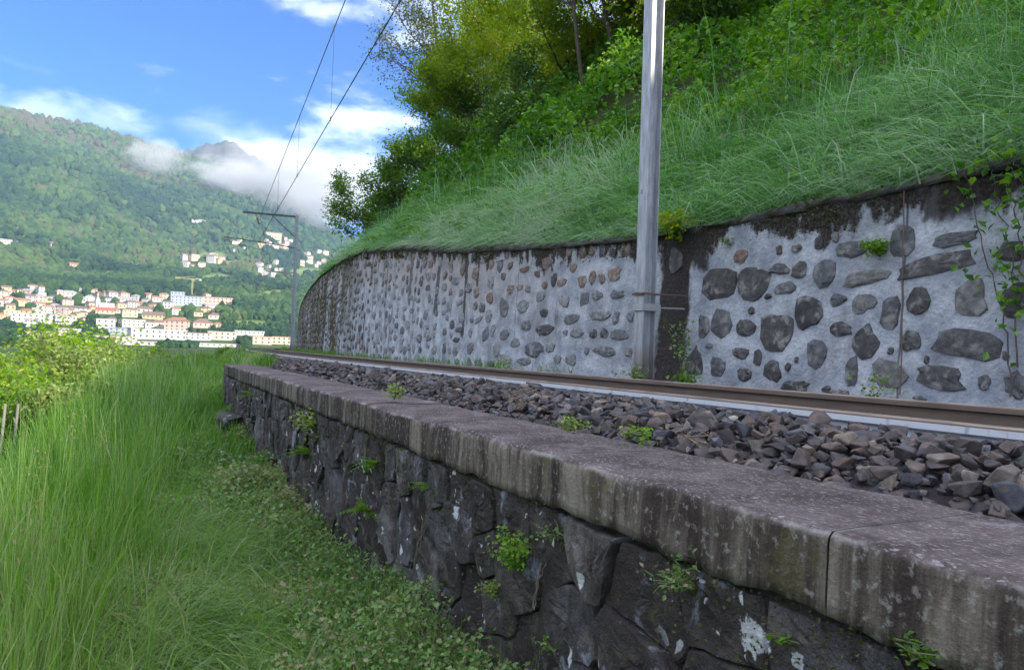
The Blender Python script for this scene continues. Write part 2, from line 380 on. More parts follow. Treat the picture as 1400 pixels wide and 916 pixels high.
c = t.mixc(t.step(nz, .35, .75), fr, top)
edge = t.m('MULTIPLY', t.step(t.m('ABSOLUTE', t.m('SUBTRACT', nz, .6)), .33, .05), t.step(n1, .48, .60))
c = t.mixc(t.m('MULTIPLY', edge, .5), c, (.40, .37, .35))
finish(t, c, .9, t.m('ADD', t.m('MULTIPLY', n1, .8), t.m('ADD', n2, t.m('MULTIPLY', n3, .5))), .9, .008, .22)

# metals
m, t = new_mat('rail_rust'); M['rail'] = m
p = pos(t); n = t.noise(t.scl(p, (1, .15, 1)), 26, 5); nz = t.n('ShaderNodeSeparateXYZ', {0: t.n('ShaderNodeNewGeometry', None, None).outputs['Normal']}, None).outputs[2]
c = t.mixc(n, (.085, .058, .045), (.20, .145, .112)); c = t.mixc(t.m('MULTIPLY', t.step(nz, .75, .95), t.step(n, .3, .6)), c, (.27, .22, .18))
finish(t, c, t.m('SUBTRACT', .75, t.m('MULTIPLY', t.step(nz, .75, .95), .35)), n, .3, .002, .4)
m, t = new_mat('rail_white_paint'); M['rail_white'] = m
p = pos(t); n = t.noise(t.scl(p, (1, 1, .3)), 30, 5); n2 = t.noise(p, 6, 4)
c = t.mixc(t.step(n, .58, .72), (.58, .60, .63), (.36, .34, .33)); c = t.mixc(t.m('MULTIPLY', t.step(n2, .6, .72), .5), c, (.40, .33, .28))
finish(t, c, .6, n, .3, .002, .3)
m, t = new_mat('galvanised_steel'); M['galv'] = m
p = t.n('ShaderNodeTexCoord', None, None).outputs['Object']; z = t.n('ShaderNodeSeparateXYZ', {0: p}, None).outputs[2]
n = t.noise(t.scl(p, (1, 1, .18)), 20, 6, .65); n2 = t.noise(p, 60, 3); n3 = t.noise(t.scl(p, (1, 1, .3)), 5, 4)
c = t.mixc(t.step(n, .35, .7), (.30, .31, .335), (.50, .51, .53)); c = t.mixc(t.m('MULTIPLY', t.step(n2, .55, .65), .35), c, (.24, .25, .27))
ru = t.m('MULTIPLY', t.step(t.m('ADD', z, t.m('MULTIPLY', n3, .9)), 1.35, .75), .85)
c = t.mixc(ru, c, t.mixc(n2, (.12, .10, .088), (.24, .20, .17)))
finish(t, c, t.m('ADD', .42, t.m('MULTIPLY', n, .2)), n, .2, .003, .5, .25)
M['dark_steel'] = plain('dark_steel', (.085, .085, .092), .55, .4)
M['rust_strap'] = plain('rusty_steel', (.16, .095, .07), .8, .1)
M['zinc'] = plain('zinc_strap', (.40, .40, .41), .5, .3)
M['wire'] = plain('copper_wire', (.045, .045, .05), .5, .6)
M['insul'] = plain('brown_porcelain', (.11, .07, .055), .3)
M['plate'] = plain('white_enamel_plate', (.72, .73, .74), .4)
M['bark'] = plain('bark', (.11, .088, .068), .9, 0, .2, .5, 9, .02)
M['bark_pale'] = plain('bark_pale', (.17, .145, .115), .9, 0, .2, .4, 9, .02)
M['stem'] = plain('plant_stem', (.12, .15, .05), .7); M['dry_stem'] = plain('dry_stem', (.22, .17, .13), .8)
M['post'] = plain('grey_wood', (.20, .19, .17), .8)

# ground
m, t = new_mat('terrace_soil'); M['soil'] = m
p = pos(t); n = t.noise(p, 2.2, 6); n2 = t.noise(p, 18, 5)
c = t.mixc(t.step(n, .35, .65), (.045, .060, .018), (.080, .095, .030)); c = t.mixc(t.step(n2, .55, .7), c, (.06, .045, .028))
finish(t, c, .95, t.m('ADD', n, n2), .8, .05, .1)
m, t = new_mat('ballast_bed'); M['bed'] = m
p = pos(t); n = t.noise(p, 16, 5); finish(t, t.mixc(n, (.03, .025, .028), (.09, .075, .08)), .95, n, 1, .05, .1)
m, t = new_mat('hill_earth'); M['hill'] = m
p = pos(t); n = t.noise(p, 1.4, 6); n2 = t.noise(p, 12, 5)
c = t.mixc(t.step(n, .35, .65), (.040, .062, .020), (.075, .10, .034)); c = t.mixc(t.step(n2, .56, .7), c, (.055, .042, .025))
finish(t, c, .95, t.m('ADD', n, n2), .8, .08, .1)
m, t = new_mat('valley_land'); M['valley'] = m
p = pos(t); n = t.noise(p, .004, 6, .6); n2 = t.noise(p, .03, 5, .6); n3 = t.noise(p, .0012, 4)
c = t.mixc(t.step(t.m('ADD', t.m('MULTIPLY', n, .6), t.m('MULTIPLY', n2, .4)), .40, .60), (.030, .052, .020), (.070, .105, .035))
c = t.mixc(attr(t, 'bare'), c, t.mixc(n2, (.065, .052, .032), (.10, .08, .05)))
c = t.mixc(attr(t, 'meadow'), c, t.mixc(n2, (.11, .17, .045), (.17, .22, .075)))
c = t.mixc(attr(t, 'rock'), c, t.mixc(n2, (.060, .060, .050), (.13, .12, .105)))
finish(t, c, .95, t.m('ADD', n2, n), .9, 8.0, .05)

# greenery
M['grass'] = leaf_mat('grass_blade', [(0, (.060, .165, .022)), (.3, (.100, .245, .034)), (.55, (.150, .310, .055)), (.8, (.21, .36, .095)), (.95, (.30, .38, .16)), (1, (.40, .35, .22))], 0.48)
M['slope_grass'] = leaf_mat('slope_grass_blade', [(0, (.055, .165, .040)), (.3, (.105, .265, .070)), (.55, (.175, .36, .130)), (.8, (.26, .44, .24)), (.94, (.36, .48, .33)), (1, (.46, .36, .24))], 0.45)
M['seed'] = leaf_mat('grass_seed_head', [(0, (.18, .17, .09)), (.5, (.27, .22, .13)), (1, (.34, .25, .17))], .3)
M['clover'] = leaf_mat('ground_cover_leaf', [(0, (.060, .140, .030)), (.35, (.120, .245, .055)), (.6, (.19, .32, .090)), (.78, (.26, .33, .12)), (.9, (.32, .25, .14)), (1, (.40, .30, .21))], 0.38)
M['bramble'] = leaf_mat('bramble_leaf', [(0, (.030, .110, .012)), (.4, (.070, .205, .020)), (.7, (.115, .29, .028)), (.92, (.19, .37, .045)), (1, (.26, .39, .08))], 0.42)
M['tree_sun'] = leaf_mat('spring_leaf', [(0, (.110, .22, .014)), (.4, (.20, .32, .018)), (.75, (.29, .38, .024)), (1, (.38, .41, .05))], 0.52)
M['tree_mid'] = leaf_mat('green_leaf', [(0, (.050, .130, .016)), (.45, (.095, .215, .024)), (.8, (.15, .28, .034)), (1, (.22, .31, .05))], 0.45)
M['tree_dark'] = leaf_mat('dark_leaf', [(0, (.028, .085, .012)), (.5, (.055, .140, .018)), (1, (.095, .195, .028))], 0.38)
M['tree_sparse'] = leaf_mat('young_leaf', [(0, (.05, .095, .025)), (.5, (.10, .145, .04)), (.8, (.14, .13, .055)), (1, (.20, .17, .085))], .4)
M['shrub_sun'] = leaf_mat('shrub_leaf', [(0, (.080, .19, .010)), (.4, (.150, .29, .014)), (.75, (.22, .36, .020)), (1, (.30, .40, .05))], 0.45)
M['shrub_bloom'] = leaf_mat('shrub_pale_leaf', [(0, (.13, .20, .05)), (.5, (.20, .29, .07)), (1, (.36, .40, .17))], .4)
M['fern'] = leaf_mat('fern_leaf', [(0, (.10, .24, .022)), (.5, (.17, .34, .03)), (1, (.28, .42, .07))], .45)
M['weed'] = leaf_mat('weed_leaf', [(0, (.12, .20, .04)), (.6, (.22, .33, .07)), (1, (.38, .42, .14))], .4)
M['forest'] = leaf_mat('forest_crown', [(0, (.012, .034, .018)), (.3, (.022, .052, .020)), (.6, (.042, .082, .024)), (.85, (.068, .110, .030)), (1, (.085, .074, .044))], 0.0, .8, .1)
M['moss'] = leaf_mat('moss_tuft', [(0, (.030, .034, .010)), (.4, (.062, .075, .014)), (.7, (.085, .070, .026)), (1, (.11, .14, .03))], .2)
M['sleeper'] = plain('grey_concrete_sleeper', (.20, .19, .18), .9)
# ------------------------------------------------------------------ land
def grid(name, S, D, zf, mat, mp=trk, attrs=None, flip=False):
    A, B = np.meshgrid(S, D, indexing='ij'); Z = zf(A, B); V = mp(A, B, Z).reshape(-1, 3)
    n, k = A.shape; i = np.arange(n-1)[:, None]*k; j = np.arange(k-1)[None]
    Q = np.stack([i+j, i+j+1, i+k+j+1, i+k+j], -1).reshape(-1, 4)
    if flip: Q = Q[:, ::-1]
    return mesh_np(name, V, [Q], mat, {k2: f(A, B, Z).ravel() for k2, f in (attrs or {}).items()}, True)
S_ = np.concatenate([np.arange(-40, 0, 1.0), np.arange(0, 30, .35), np.arange(30, 200, 1.5)])
D_ = np.concatenate([np.arange(-40, -6, 1.0), np.arange(-6, 2.6, .2)])
tag(link('grass_terrace', grid('grass_terrace', S_, D_, lambda a, b: terr_z(a, b)-np.clip((b-1.3)*3, 0, .8)*(a < 13), M['soil'], flip=True)), 'overgrown grassy terrace below the stone retaining wall of the railway', 'ground', kind='structure')
SH = np.concatenate([np.arange(-110, 0, 2.0), np.arange(0, 60, .7), np.arange(60, 240, 3)])
DH = np.concatenate([[5.82], np.arange(6.0, 27, .5), np.arange(27, 90, 3)])
tag(link('hillside', grid('hillside', SH, DH, hill_z, M['hill'], flip=False)), 'steep green hillside rising behind the long stone wall', 'hillside', kind='structure')

# far valley and mountain: polar sheet round the place
azd = lambda u: math.degrees(math.atan((u-700)/FPX))
RA = [azd(u) for u in (-400, 0, 100, 170, 255, 300, 340, 400, 450, 520, 700)]
RE = [.245, .254, .251, .2425, .229, .223, .218, .184, .152, .125, .10]
def farz(x, y):
    x = np.asarray(x, float); y = np.asarray(y, float)
    r = np.hypot(x, y); a = np.degrees(np.arctan2(x, y))-26.57; a = (a+180) % 360-180
    Er = np.interp(a, RA+[60, 120, 180], RE+[.08, .05, .05]); Er = np.where(a < RA[0], np.interp(a, [-180, -90, RA[0]], [.05, .16, .25]), Er)
    rR = np.interp(a, [-40, -25, -15, 0], [3300, 3500, 3300, 2900])
    z0 = np.interp(r, [0, 60, 300, 650, 820, 1200], [-13, -13, -11, -3.5, 9, 68])
    g = np.clip((r-1200)/(rR-1200), 0, 1); rr = np.minimum(r, rR)
    E = .0567+(Er-.0567)*(.62*g+.38*g*g*(3-2*g))
    z1 = rr*E
    # spurs and gullies running down the slope
    q = x*.8+y*.55; w = -x*.55+y*.8
    am = 4*g*(1-g)
    sp = (1-2*np.abs(fbm(q/520, w/1500, 0, 3, 31)))*62+(1-2*np.abs(fbm(q/190, w/420, 0, 3, 41)))*26+fbm(x/900, y/900, 0, 2, 55)*70
    z1 = z1+am*(sp-20)-np.maximum(r-rR, 0)*.38+g*fbm(x/160, y/160, 0, 4, 71)*9
    z = np.where(r < 1200, z0+np.clip((r-500)/700, 0, 1)*4*fbm(x/130, y/130, 0, 3, 81), z1)
    pk = 4500*np.interp(a+21.75, [-12, -2.6, -1.5, -.7, 0, .5, 1.2, 2.4, 12], [.05, .236, .2455, .2475, .2535, .2515, .2470, .2345, .05])+fbm(x/210, y/210, 0, 5, 91)*60+(1-2*np.abs(fbm(x/95, y/95, 0, 3, 93)))*34-20-np.abs(r-4500)*.45
    return np.maximum(z, np.where(r > 3000, pk, -1e4))
azs = np.radians(np.concatenate([np.arange(-180, -44, 3.0), np.arange(-44, -6, .18), np.arange(-6, 181, 3.0)])+26.57)
rs = np.concatenate([[18, 60, 150], np.arange(300, 1200, 25), np.arange(1200, 3700, 24), np.arange(3700, 5200, 40)])
A, B = np.meshgrid(azs, rs, indexing='ij'); X, Y = B*np.sin(A), B*np.cos(A); Zf = farz(X, Y)
n, k = A.shape; i = np.arange(n-1)[:, None]*k; j = np.arange(k-1)[None]
Q = np.stack([i+j, i+k+j, i+k+j+1, i+j+1], -1).reshape(-1, 4)
Vf = np.stack([X, Y, Zf], -1).reshape(-1, 3); uu, vv, zz = proj(Vf)
def ell(u, v, c, w): return np.clip(1.6-1.6*np.sqrt(((u-c[0])/w[0])**2+((v-c[1])/w[1])**2), 0, 1)
MEADOWS = [((297, 380), (26, 7)), ((262, 386), (22, 5)), ((255, 421), (24, 10)), ((320, 360), (20, 5)), ((420, 372), (30, 6)), ((340, 441), (40, 4)), ((10, 335), (26, 4)), ((290, 350), (30, 5)), ((380, 400), (24, 4)), ((150, 374), (18, 3)), ((355, 405), (20, 4))]
def meadow_of(u, v):
    r = 0
    for c0, w0 in MEADOWS: r = np.maximum(r, ell(u, v, c0, w0))
    return np.clip(r*2, 0, 1)
rad = np.hypot(Vf[:, 0], Vf[:, 1])
infront = zz > 1
mead = np.where(infront, meadow_of(uu, vv), 0)
bare = np.clip((Vf[:, 2]-520-120*fbm(Vf[:, 0]/260, Vf[:, 1]/260, 0, 3, 3))/220, 0, 1)
rock = np.clip((rad-3850)/200, 0, 1)
tag(link('valley_and_mountain', mesh_np('valley_and_mountain', Vf, [Q], M['valley'], {'meadow': mead, 'bare': bare, 'rock': rock}, True)), 'wide valley floor and wooded mountain under low morning cloud', 'mountain', kind='structure')
def hit_far(u, v, r0=420, r1=4300):
    d = ray(u, v); h = math.hypot(d[0], d[1]); r = np.arange(r0, r1, 3.0); t = r/h
    P = d[None]*t[:, None]; z = farz(P[:, 0], P[:, 1]); k = np.argmax(P[:, 2] <= z)
    if P[k, 2] > z[k]: return None
    return np.array([P[k, 0], P[k, 1], z[k]]), r[k]

# ------------------------------------------------------------------ railway bed and rails
def straight(s, d, z=0.0):     # the retaining wall stays straight where the track begins to bend
    s, d, z = np.broadcast_arrays(np.asarray(s, float), np.asarray(d, float), np.asarray(z, float)); return np.stack([d, s, z], -1)
def bend(s): return np.clip(np.asarray(s, float)-S0, 0, 11)**2/(2*RAD)
S_ = np.concatenate([np.arange(-12, 0, 1.0), np.arange(0, 20, .5), np.arange(20, 140, 2)])
bedp = [(.55, -1.5), (1.2, -1.05), (1.76, -.36), (2.05, -.285), (2.32, -.268), (2.5, -.272), (2.72, -.29), (2.9, -.32), (3.9, -.32), (4.1, -.29), (4.5, -.30), (5.3, -.36), (5.8, -.38)]
bd = np.array([b[0] for b in bedp]); bdf = np.sort(np.concatenate([bd, np.arange(1.3, 1.75, .06)])); bz = np.array([b[1] for b in bedp])
def bed_z(s, d):
    e = np.interp(d, bd, bz)
    s = np.asarray(s, float); d = np.asarray(d, float)
    return np.where((s < 13) & (d < 1.755), np.where(d > 1.755-bend(s), -.36, -.36-2.9*np.clip(1.76-bend(s)-d, 0, .56)), e)
BED = tag(link('ballast_bed', grid('ballast_bed', S_, bdf, lambda a, b: bed_z(a, b)-.012, M['bed'], flip=False)), 'bed of broken stone ballast between the coping and the rails', 'ballast', kind='structure')

SR = np.concatenate([np.arange(-8, 30, .6), np.arange(30, 130, 2.0)])
RAIL_TOP = -.185
def sweep(d0, pts):
    pts = np.array(pts, float)
    return np.stack([trk(SR, d0+x, RAIL_TOP+z) for x, z in pts], 1)
for (d0, lab) in [(2.60, 'near rail with white painted web and rusty brown head beside the ballast'), (4.07, 'far rail nearest the light stone wall, rusty brown')]:
    r = empty('rail', (0, 0, 0)); tag(r, lab, 'rail', 'rails of the single railway track')
    g = Geo(); g.prof(None, sweep(d0, [(-.024, 0), (.024, 0), (.034, -.005), (.036, -.012), (.036, -.034), (.026, -.040), (-.026, -.040), (-.036, -.034), (-.036, -.012), (-.034, -.005)])); g.obj('rail_head', M['rail'], r)
    if d0 < 3: g = Geo(); g.prof(None, sweep(d0, [(-.0366, -.011), (-.0366, -.0345), (-.0268, -.0408), (-.0262, -.0395), (-.0355, -.034), (-.0355, -.011)])); g.obj('painted_flank', M['rail_white'], r)
    g = Geo(); g.prof(None, sweep(d0, [(-.014, -.0405), (.014, -.0405), (.009, -.06), (.009, -.125), (.022, -.142), (-.022, -.142), (-.009, -.125), (-.009, -.06)])); g.obj('rail_web', M['rail_white'] if d0 < 3 else M['rail'], r)
    g = Geo(); g.prof(None, sweep(d0, [(-.07, -.1425), (.07, -.1425), (.07, -.158), (-.07, -.158)])); g.obj('rail_foot', M['rail'], r)

SLEEP = bpy.data.meshes.new('sleeper'); bm = bmesh.new(); bmesh.ops.create_cube(bm, size=1); bmesh.ops.scale(bm, vec=(2.3, .24, .16), verts=bm.verts); bmesh.ops.bevel(bm, geom=bm.edges[:], offset=.02, segments=1, affect='EDGES'); bm.to_mesh(SLEEP); bm.free(); SLEEP.materials.append(M['sleeper'])
for i in range(60):
    s = -1.0+.6*i; o = link('sleeper', SLEEP, BED, tuple(trk(s, 3.335, -.428))); o.rotation_euler.z = heading(s)

# ------------------------------------------------------------------ light stone wall
SW = np.concatenate([np.arange(-9, 0, .25), np.arange(0, 10, .05), np.arange(10, 24, .09), np.arange(24, 100, .3)])
KZ = 44
A = np.repeat(SW[:, None], KZ, 1); zt = wall_top(A); zb = -.42; f = np.linspace(0, 1, KZ)[None]
ztop_n = zt+.022*fbm(A*1.1, 0*A, 0, 3, 14)
Z = zb+(ztop_n-zb)*f
rough = .020*fbm(A*2.6, Z*2.6, 0, 4, 21)+.006*fbm(A*14, Z*14, 0, 2, 22)
dd = wall_d(Z)-rough-.05*np.clip((f-.90)/.1, 0, 1)*(.5+.5*fbm(A*2, Z, 0, 3, 33))
Vw = trk(A, dd, Z)
i = np.arange(len(SW)-1)[:, None]*KZ; j = np.arange(KZ-1)[None]
Q = np.stack([i+j, i+KZ+j, i+KZ+j+1, i+j+1], -1).reshape(-1, 4)[:, ::-1]
WALL = link('stone_wall', mesh_np('stone_wall', Vw.reshape(-1, 3), [Q], M['mortar'], {'along': A.ravel(), 'below': (ztop_n-Z).ravel(), 'hgt': (ztop_n-zb).ravel()*.985}, True))
tag(WALL, 'long pale rubble stone wall holding the hillside beside the track', 'wall')
# ledge on the wall: a rounded mossy lip running back under the grass
prof_d = np.array([-.030, -.055, -.050, -.01, .08, .22, .36, .60]); prof_z = np.array([-.06, -.035, -.005, .018, .030, .06, .09, .10])
A = np.repeat(SW[:, None], 8, 1); wd = wall_d(wall_top(A)); lump = .055*fbm(A*2.6, np.arange(8)[None]*.4+0*A, 0, 4, 17)
wid = np.interp(A, [0, 11, 15, 22, 30], [1, 1, 1.0, 1.1, 1]); rise = np.interp(A, [0, 11, 16, 22, 30], [1, 1, 1.8, 1.8, 1])
Vl = trk(A, wd+prof_d[None]*wid+lump*.6, ztop_n[:, :8]*0+ztop_n[:, -1:]+prof_z[None]*rise+lump*(prof_z[None] > -.06))
i = np.arange(len(SW)-1)[:, None]*8; j = np.arange(7)[None]
Q = np.stack([i+j, i+8+j, i+8+j+1, i+j+1], -1).reshape(-1, 4)[:, ::-1]
link('wall_ledge', mesh_np('wall_ledge', Vl.reshape(-1, 3), [Q], M['ledge'], None, True), WALL)

def blob(n, w, h, seed, shape=0, ang=0.0):
    """irregular stone outline (n,2)"""
    q = np.random.default_rng(seed); th = (np.arange(n)+q.uniform(-.25, .25, n))/n*2*PI
    pw = [2.2, 4.5, 3.0][shape % 3]
    r = 1/(np.abs(np.cos(th))**pw+np.abs(np.sin(th))**pw)**(1/pw)
    r *= 1+q.normal(0, .075, n)+.09*np.cos(2*th+q.uniform(0, 6))*q.uniform(.3, 1)+.07*np.cos(3*th+q.uniform(0, 6))
    x, y = r*np.cos(th)*w/2, r*np.sin(th)*h/2
    if shape == 3: x *= np.clip(1.0-.75*(y/(h/2)+.1), .25, 1.35)
    ca, sa = math.cos(ang), math.sin(ang)
    return np.stack([x*ca-y*sa, x*sa+y*ca], 1)
STONE_N = [0]
def wall_stone(s0, z0, w, h, ang=0.0, shape=0, mat='wall_stone', n=12, proud=.016, geo=None):
    STONE_N[0] += 1; sd = STONE_N[0]+100
    O = blob(n, w, h, sd, shape, ang); q = np.random.default_rng(sd+5000)
    rings = [(1.03, .02), (.96, -proud*.75), (.62, -proud*q.uniform(1.0, 1.5))]
    V = []
    tl = q.normal(0, .04, 2)
    for k, dp in rings:
        jit = 1+q.normal(0, .05, (n, 1))*(k < .9)
        o = O*k*jit; s = s0+o[:, 0]; z = z0+o[:, 1]
        V.append(trk(s, wall_d(z)-.020*fbm(s*2.6, z*2.6, 0, 4, 21)+dp+(q.normal(0, .004, n)+o@tl*.4)*(dp < 0), z))
    V.append(trk([s0], [wall_d(z0)-.020*float(fbm(s0*2.6, z0*2.6, 0, 4, 21))-proud*1.35], [z0]))
    V = np.concatenate(V); T = []; Qd = []
    for a in range(2):
        for j in range(n): Qd.append([a*n+j, a*n+(j+1) % n, (a+1)*n+(j+1) % n, (a+1)*n+j])
    for j in range(n): T.append([2*n+j, 2*n+(j+1) % n, 3*n])
    if geo is not None: geo.add(V, T, Qd, q.random()); return
    c0 = V.mean(0)
    link('stone', mesh_np('stone', V-c0, [np.array(T), np.array(Qd)], M[mat], None, False), WALL, tuple(c0))

def px_stone(u, v, w, h, ang=0, shape=0, mat='wall_stone'):
    s0, z0 = wall_hit(u, v); s1, _ = wall_hit(u-w/2, v); s2, _ = wall_hit(u+w/2, v); _, za = wall_hit(u, v-h/2); _, zb_ = wall_hit(u, v+h/2)
    k = abs(s1-s2)/max(w, 1e-6)/(abs(za-zb_)/max(h, 1e-6))
    a2 = math.atan2(math.sin(math.radians(-ang)), math.cos(math.radians(ang))*k)
    wall_stone(s0, z0, abs(s1-s2), abs(za-zb_), -a2, shape, mat)
    TAKEN.append((s0, z0, abs(s1-s2)/2, abs(za-zb_)/2))
TAKEN = []
NEAR = [(70, 430, 95, 105, 0, 1), (150, 385, 65, 35, 5, 0), (215, 390, 45, 50, 0, 1), (170, 445, 60, 40, -8, 0), (295, 397, 74, 92, -10, 0), (205, 320, 32, 25, 0, 0), (272, 303, 24, 40, 0, 1),
    (378, 322, 105, 50, -4, 0), (535, 295, 75, 100, 0, 1), (425, 410, 145, 46, -4, 1), (645, 372, 232, 66, -9, 1), (700, 290, 140, 42, -3, 1), (335, 480, 50, 42, 0, 0), (415, 490, 72, 62, 0, 2),
    (498, 522, 62, 112, 10, 2), (587, 485, 75, 92, 5, 0), (752, 475, 96, 125, 0, 2), (240, 518, 92, 106, 12, 0), (140, 580, 104, 124, 6, 1), (342, 573, 72, 44, 4, 0), (42, 570, 60, 55, 0, 0),
    (422, 607, 88, 115, 4, 3), (563, 610, 65, 64, 15, 0), (735, 618, 218, 88, 8, 1), (265, 648, 62, 90, 12, 2), (85, 660, 26, 52, 0, 0), (30, 647, 48, 38, 0, 0), (180, 690, 18, 28, 0, 0), (130, 703, 55, 65, 0, 2),
    (378, 705, 40, 90, -6, 1), (497, 712, 108, 84, 0, 1), (612, 668, 18, 30, 0, 0), (660, 725, 155, 68, 4, 1), (795, 738, 40, 45, 0, 2), (890, 745, 72, 86, 0, 0), (42, 713, 42, 45, 0, 2), (200, 752, 84, 40, 0, 1),
    (343, 770, 60, 24, 0, 0), (35, 345, 40, 40, 0, 0), (65, 515, 18, 22, 0, 0), (150, 325, 20, 30, 0, 1), (325, 285, 25, 32, 0, 0), (885, 480, 82, 108, 0, 2), (860, 655, 22, 26, 0, 0), (206, 668, 9, 22, 0, 0), (880, 330, 100, 70, 0, 0),
    (500, 640, 20, 26, 0, 0), (300, 760, 30, 22, 0, 0), (590, 790, 50, 18, 0, 0), (120, 470, 20, 18, 0, 0)]
for (a, b, w, h, an, sh) in NEAR:
    px_stone(1000+a*.4367, 200+b*.4367, w*.4367, h*.4367, an, sh, 'wall_stone_tan' if (a, b) in ((35, 345), (150, 325)) else 'wall_stone')
MID = [(990, 355, 148, 138, 0, 1), (1130, 350, 98, 145, 0, 1), (1005, 530, 98, 130, 12, 2), (1110, 550, 85, 80, -10, 0), (1090, 665, 62, 50, 0, 0), (990, 725, 64, 90, 0, 2), (1108, 760, 60, 65, 0, 0), (885, 695, 80, 130, 0, 3), (1165, 685, 34, 76, 0, 0), (1140, 475, 25, 34, 0, 0), (925, 545, 50, 90, 0, 1), (800, 250, 60, 110, 0, 2), (950, 630, 30, 26, 0, 0)]
for (a, b, w, h, an, sh) in MID: px_stone(680+a*.3056, 280+b*.3056, w*.3056, h*.3056, an, sh)
MIDP = [(210, 560, 86, 48), (213, 485, 36, 34), (330, 510, 64, 42), (460, 492, 110, 48), (533, 505, 28, 66), (430, 575, 32, 42), (480, 575, 38, 45), (550, 582, 76, 50), (358, 572, 56, 45), (165, 650, 86, 74), (240, 640, 38, 44), (80, 620, 40, 40), (480, 655, 106, 50), (402, 653, 22, 38), (592, 660, 34, 40), (300, 430, 50, 50), (28, 460, 35, 90), (600, 500, 30, 50), (305, 570, 24, 26), (390, 420, 40, 60), (330, 690, 44, 50), (130, 540, 40, 50), (30, 580, 40, 50), (120, 700, 60, 34), (450, 405, 50, 40), (540, 400, 60, 40), (270, 690, 36, 36), (190, 410, 44, 50), (35, 690, 50, 40)]
for i, (a, b, w, h) in enumerate(MIDP): px_stone(680+a*.3056, 280+b*.3056, w*.3056, h*.3056, 0, i % 3, 'wall_stone' if i in (1, 0, 5, 6, 9, 14) else 'wall_stone_pale')
MIDT = [(1095, 230, 62, 60), (525, 310, 50, 68), (383, 343, 35, 60), (430, 325, 30, 62), (340, 283, 30, 36), (290, 347, 40, 35), (255, 338, 28, 58), (28, 320, 22, 34), (125, 290, 45, 28), (575, 195, 46, 84), (520, 195, 32, 80), (470, 195, 30, 76), (425, 205, 28, 60), (385, 205, 28, 68), (325, 205, 28, 50), (470, 330, 26, 50), (180, 310, 24, 30), (100, 370, 26, 30), (210, 360, 24, 34), (60, 380, 24, 40)]
for i, (a, b, w, h) in enumerate(MIDT): px_stone(680+a*.3056, 280+b*.3056, w*.3056, h*.3056, 0, i % 3, 'wall_stone' if i in (6, 10, 11) else 'wall_stone_tan')
# the rest of the wall, course by course, as far as single stones can be told apart
nst = 300-STONE_N[0]; cand = []
q = np.random.default_rng(3)
s = 10.7
while s < 70:
    zt_ = float(wall_top(s)); z = -.28+q.uniform(0, .1)
    while z < zt_-.12:
        w = q.uniform(.16, .46)*(1+.25*(s > 22)); h = q.uniform(.12, .27)
        ss = s+q.uniform(-.12, .12)
        if all(abs(ss-t[0]) > t[2]+w/2+.02 or abs(z-t[1]) > t[3]+h/2+.02 for t in TAKEN[-400:]):
            cand.append((ss, z, w, h, zt_-z)); TAKEN.append((ss, z, w/2, h/2))
        z += h+q.uniform(.05, .16)
    s += .40*(1+.25*(s > 22))
mass = Geo()
for k, (ss, z, w, h, be) in enumerate(cand):
    if k < nst:
        tn = be < .9+.3*math.sin(ss) and q.random() < .55
        wall_stone(ss, z, w, h, q.normal(0, .1), k % 3, 'wall_stone_tan' if tn else ('wall_stone' if q.random() < .25 else 'wall_stone_pale'), 9)
    else: wall_stone(ss, z, w, h, q.normal(0, .1), k % 3, n=7, geo=mass, proud=.022)
qn = np.random.default_rng(44); s = -6.0
while s < 2.6:
    z = -.25+qn.uniform(0, .1)
    while z < 1.3:
        w, h = qn.uniform(.14, .42), qn.uniform(.12, .26); wall_stone(s+qn.uniform(-.1, .1), z, w, h, qn.normal(0, .1), int(qn.integers(0, 3)), n=9, geo=mass, proud=.018); z += h+qn.uniform(.06, .16)
    s += .45
tag(mass.obj('filler_stones', M['wall_stone_mass'], WALL), kind='stuff')

# ------------------------------------------------------------------ dark retaining wall and its coping
LOW = tag(empty('retaining_wall', (0, 0, 0)), 'low dark stone retaining wall with weathered concrete coping in front of the ballast', 'wall')
CF, CB, CZ, CT = 1.25, 1.765, -.33, .175       # coping front, back, top, thickness
LEND = 13.2
def low_d(z): return CF+.035-.05*(np.asarray(z)+.5)
SB = np.concatenate([np.arange(-2, 6, .05), np.arange(6, LEND, .1)]); ZB = np.linspace(CZ-CT+.01, -1.75, 34)
A, B = np.meshgrid(SB, ZB, indexing='ij')
nz_ = .032*fbm(A*2.2, B*2.2, 0, 4, 61)+.04*fbm(A*8, B*8, 0, 4, 62)
V = straight(A, low_d(B)+.010-nz_, B)
n, k = A.shape; i = np.arange(n-1)[:, None]*k; j = np.arange(k-1)[None]
Q = np.stack([i+j, i+k+j, i+k+j+1, i+j+1], -1).reshape(-1, 4)
link('wall_core', mesh_np('wall_core', V.reshape(-1, 3), [Q], M['dark_mortar'], None, True), LOW)
g = Geo(); g.add(straight([LEND-.05]*4, [CF+.03, CB, CB, CF-.02], [CZ-CT, CZ-CT, -1.6, -1.6]), None, [[0, 1, 2, 3]]); g.obj('wall_end', M['dark_mortar'], LOW)

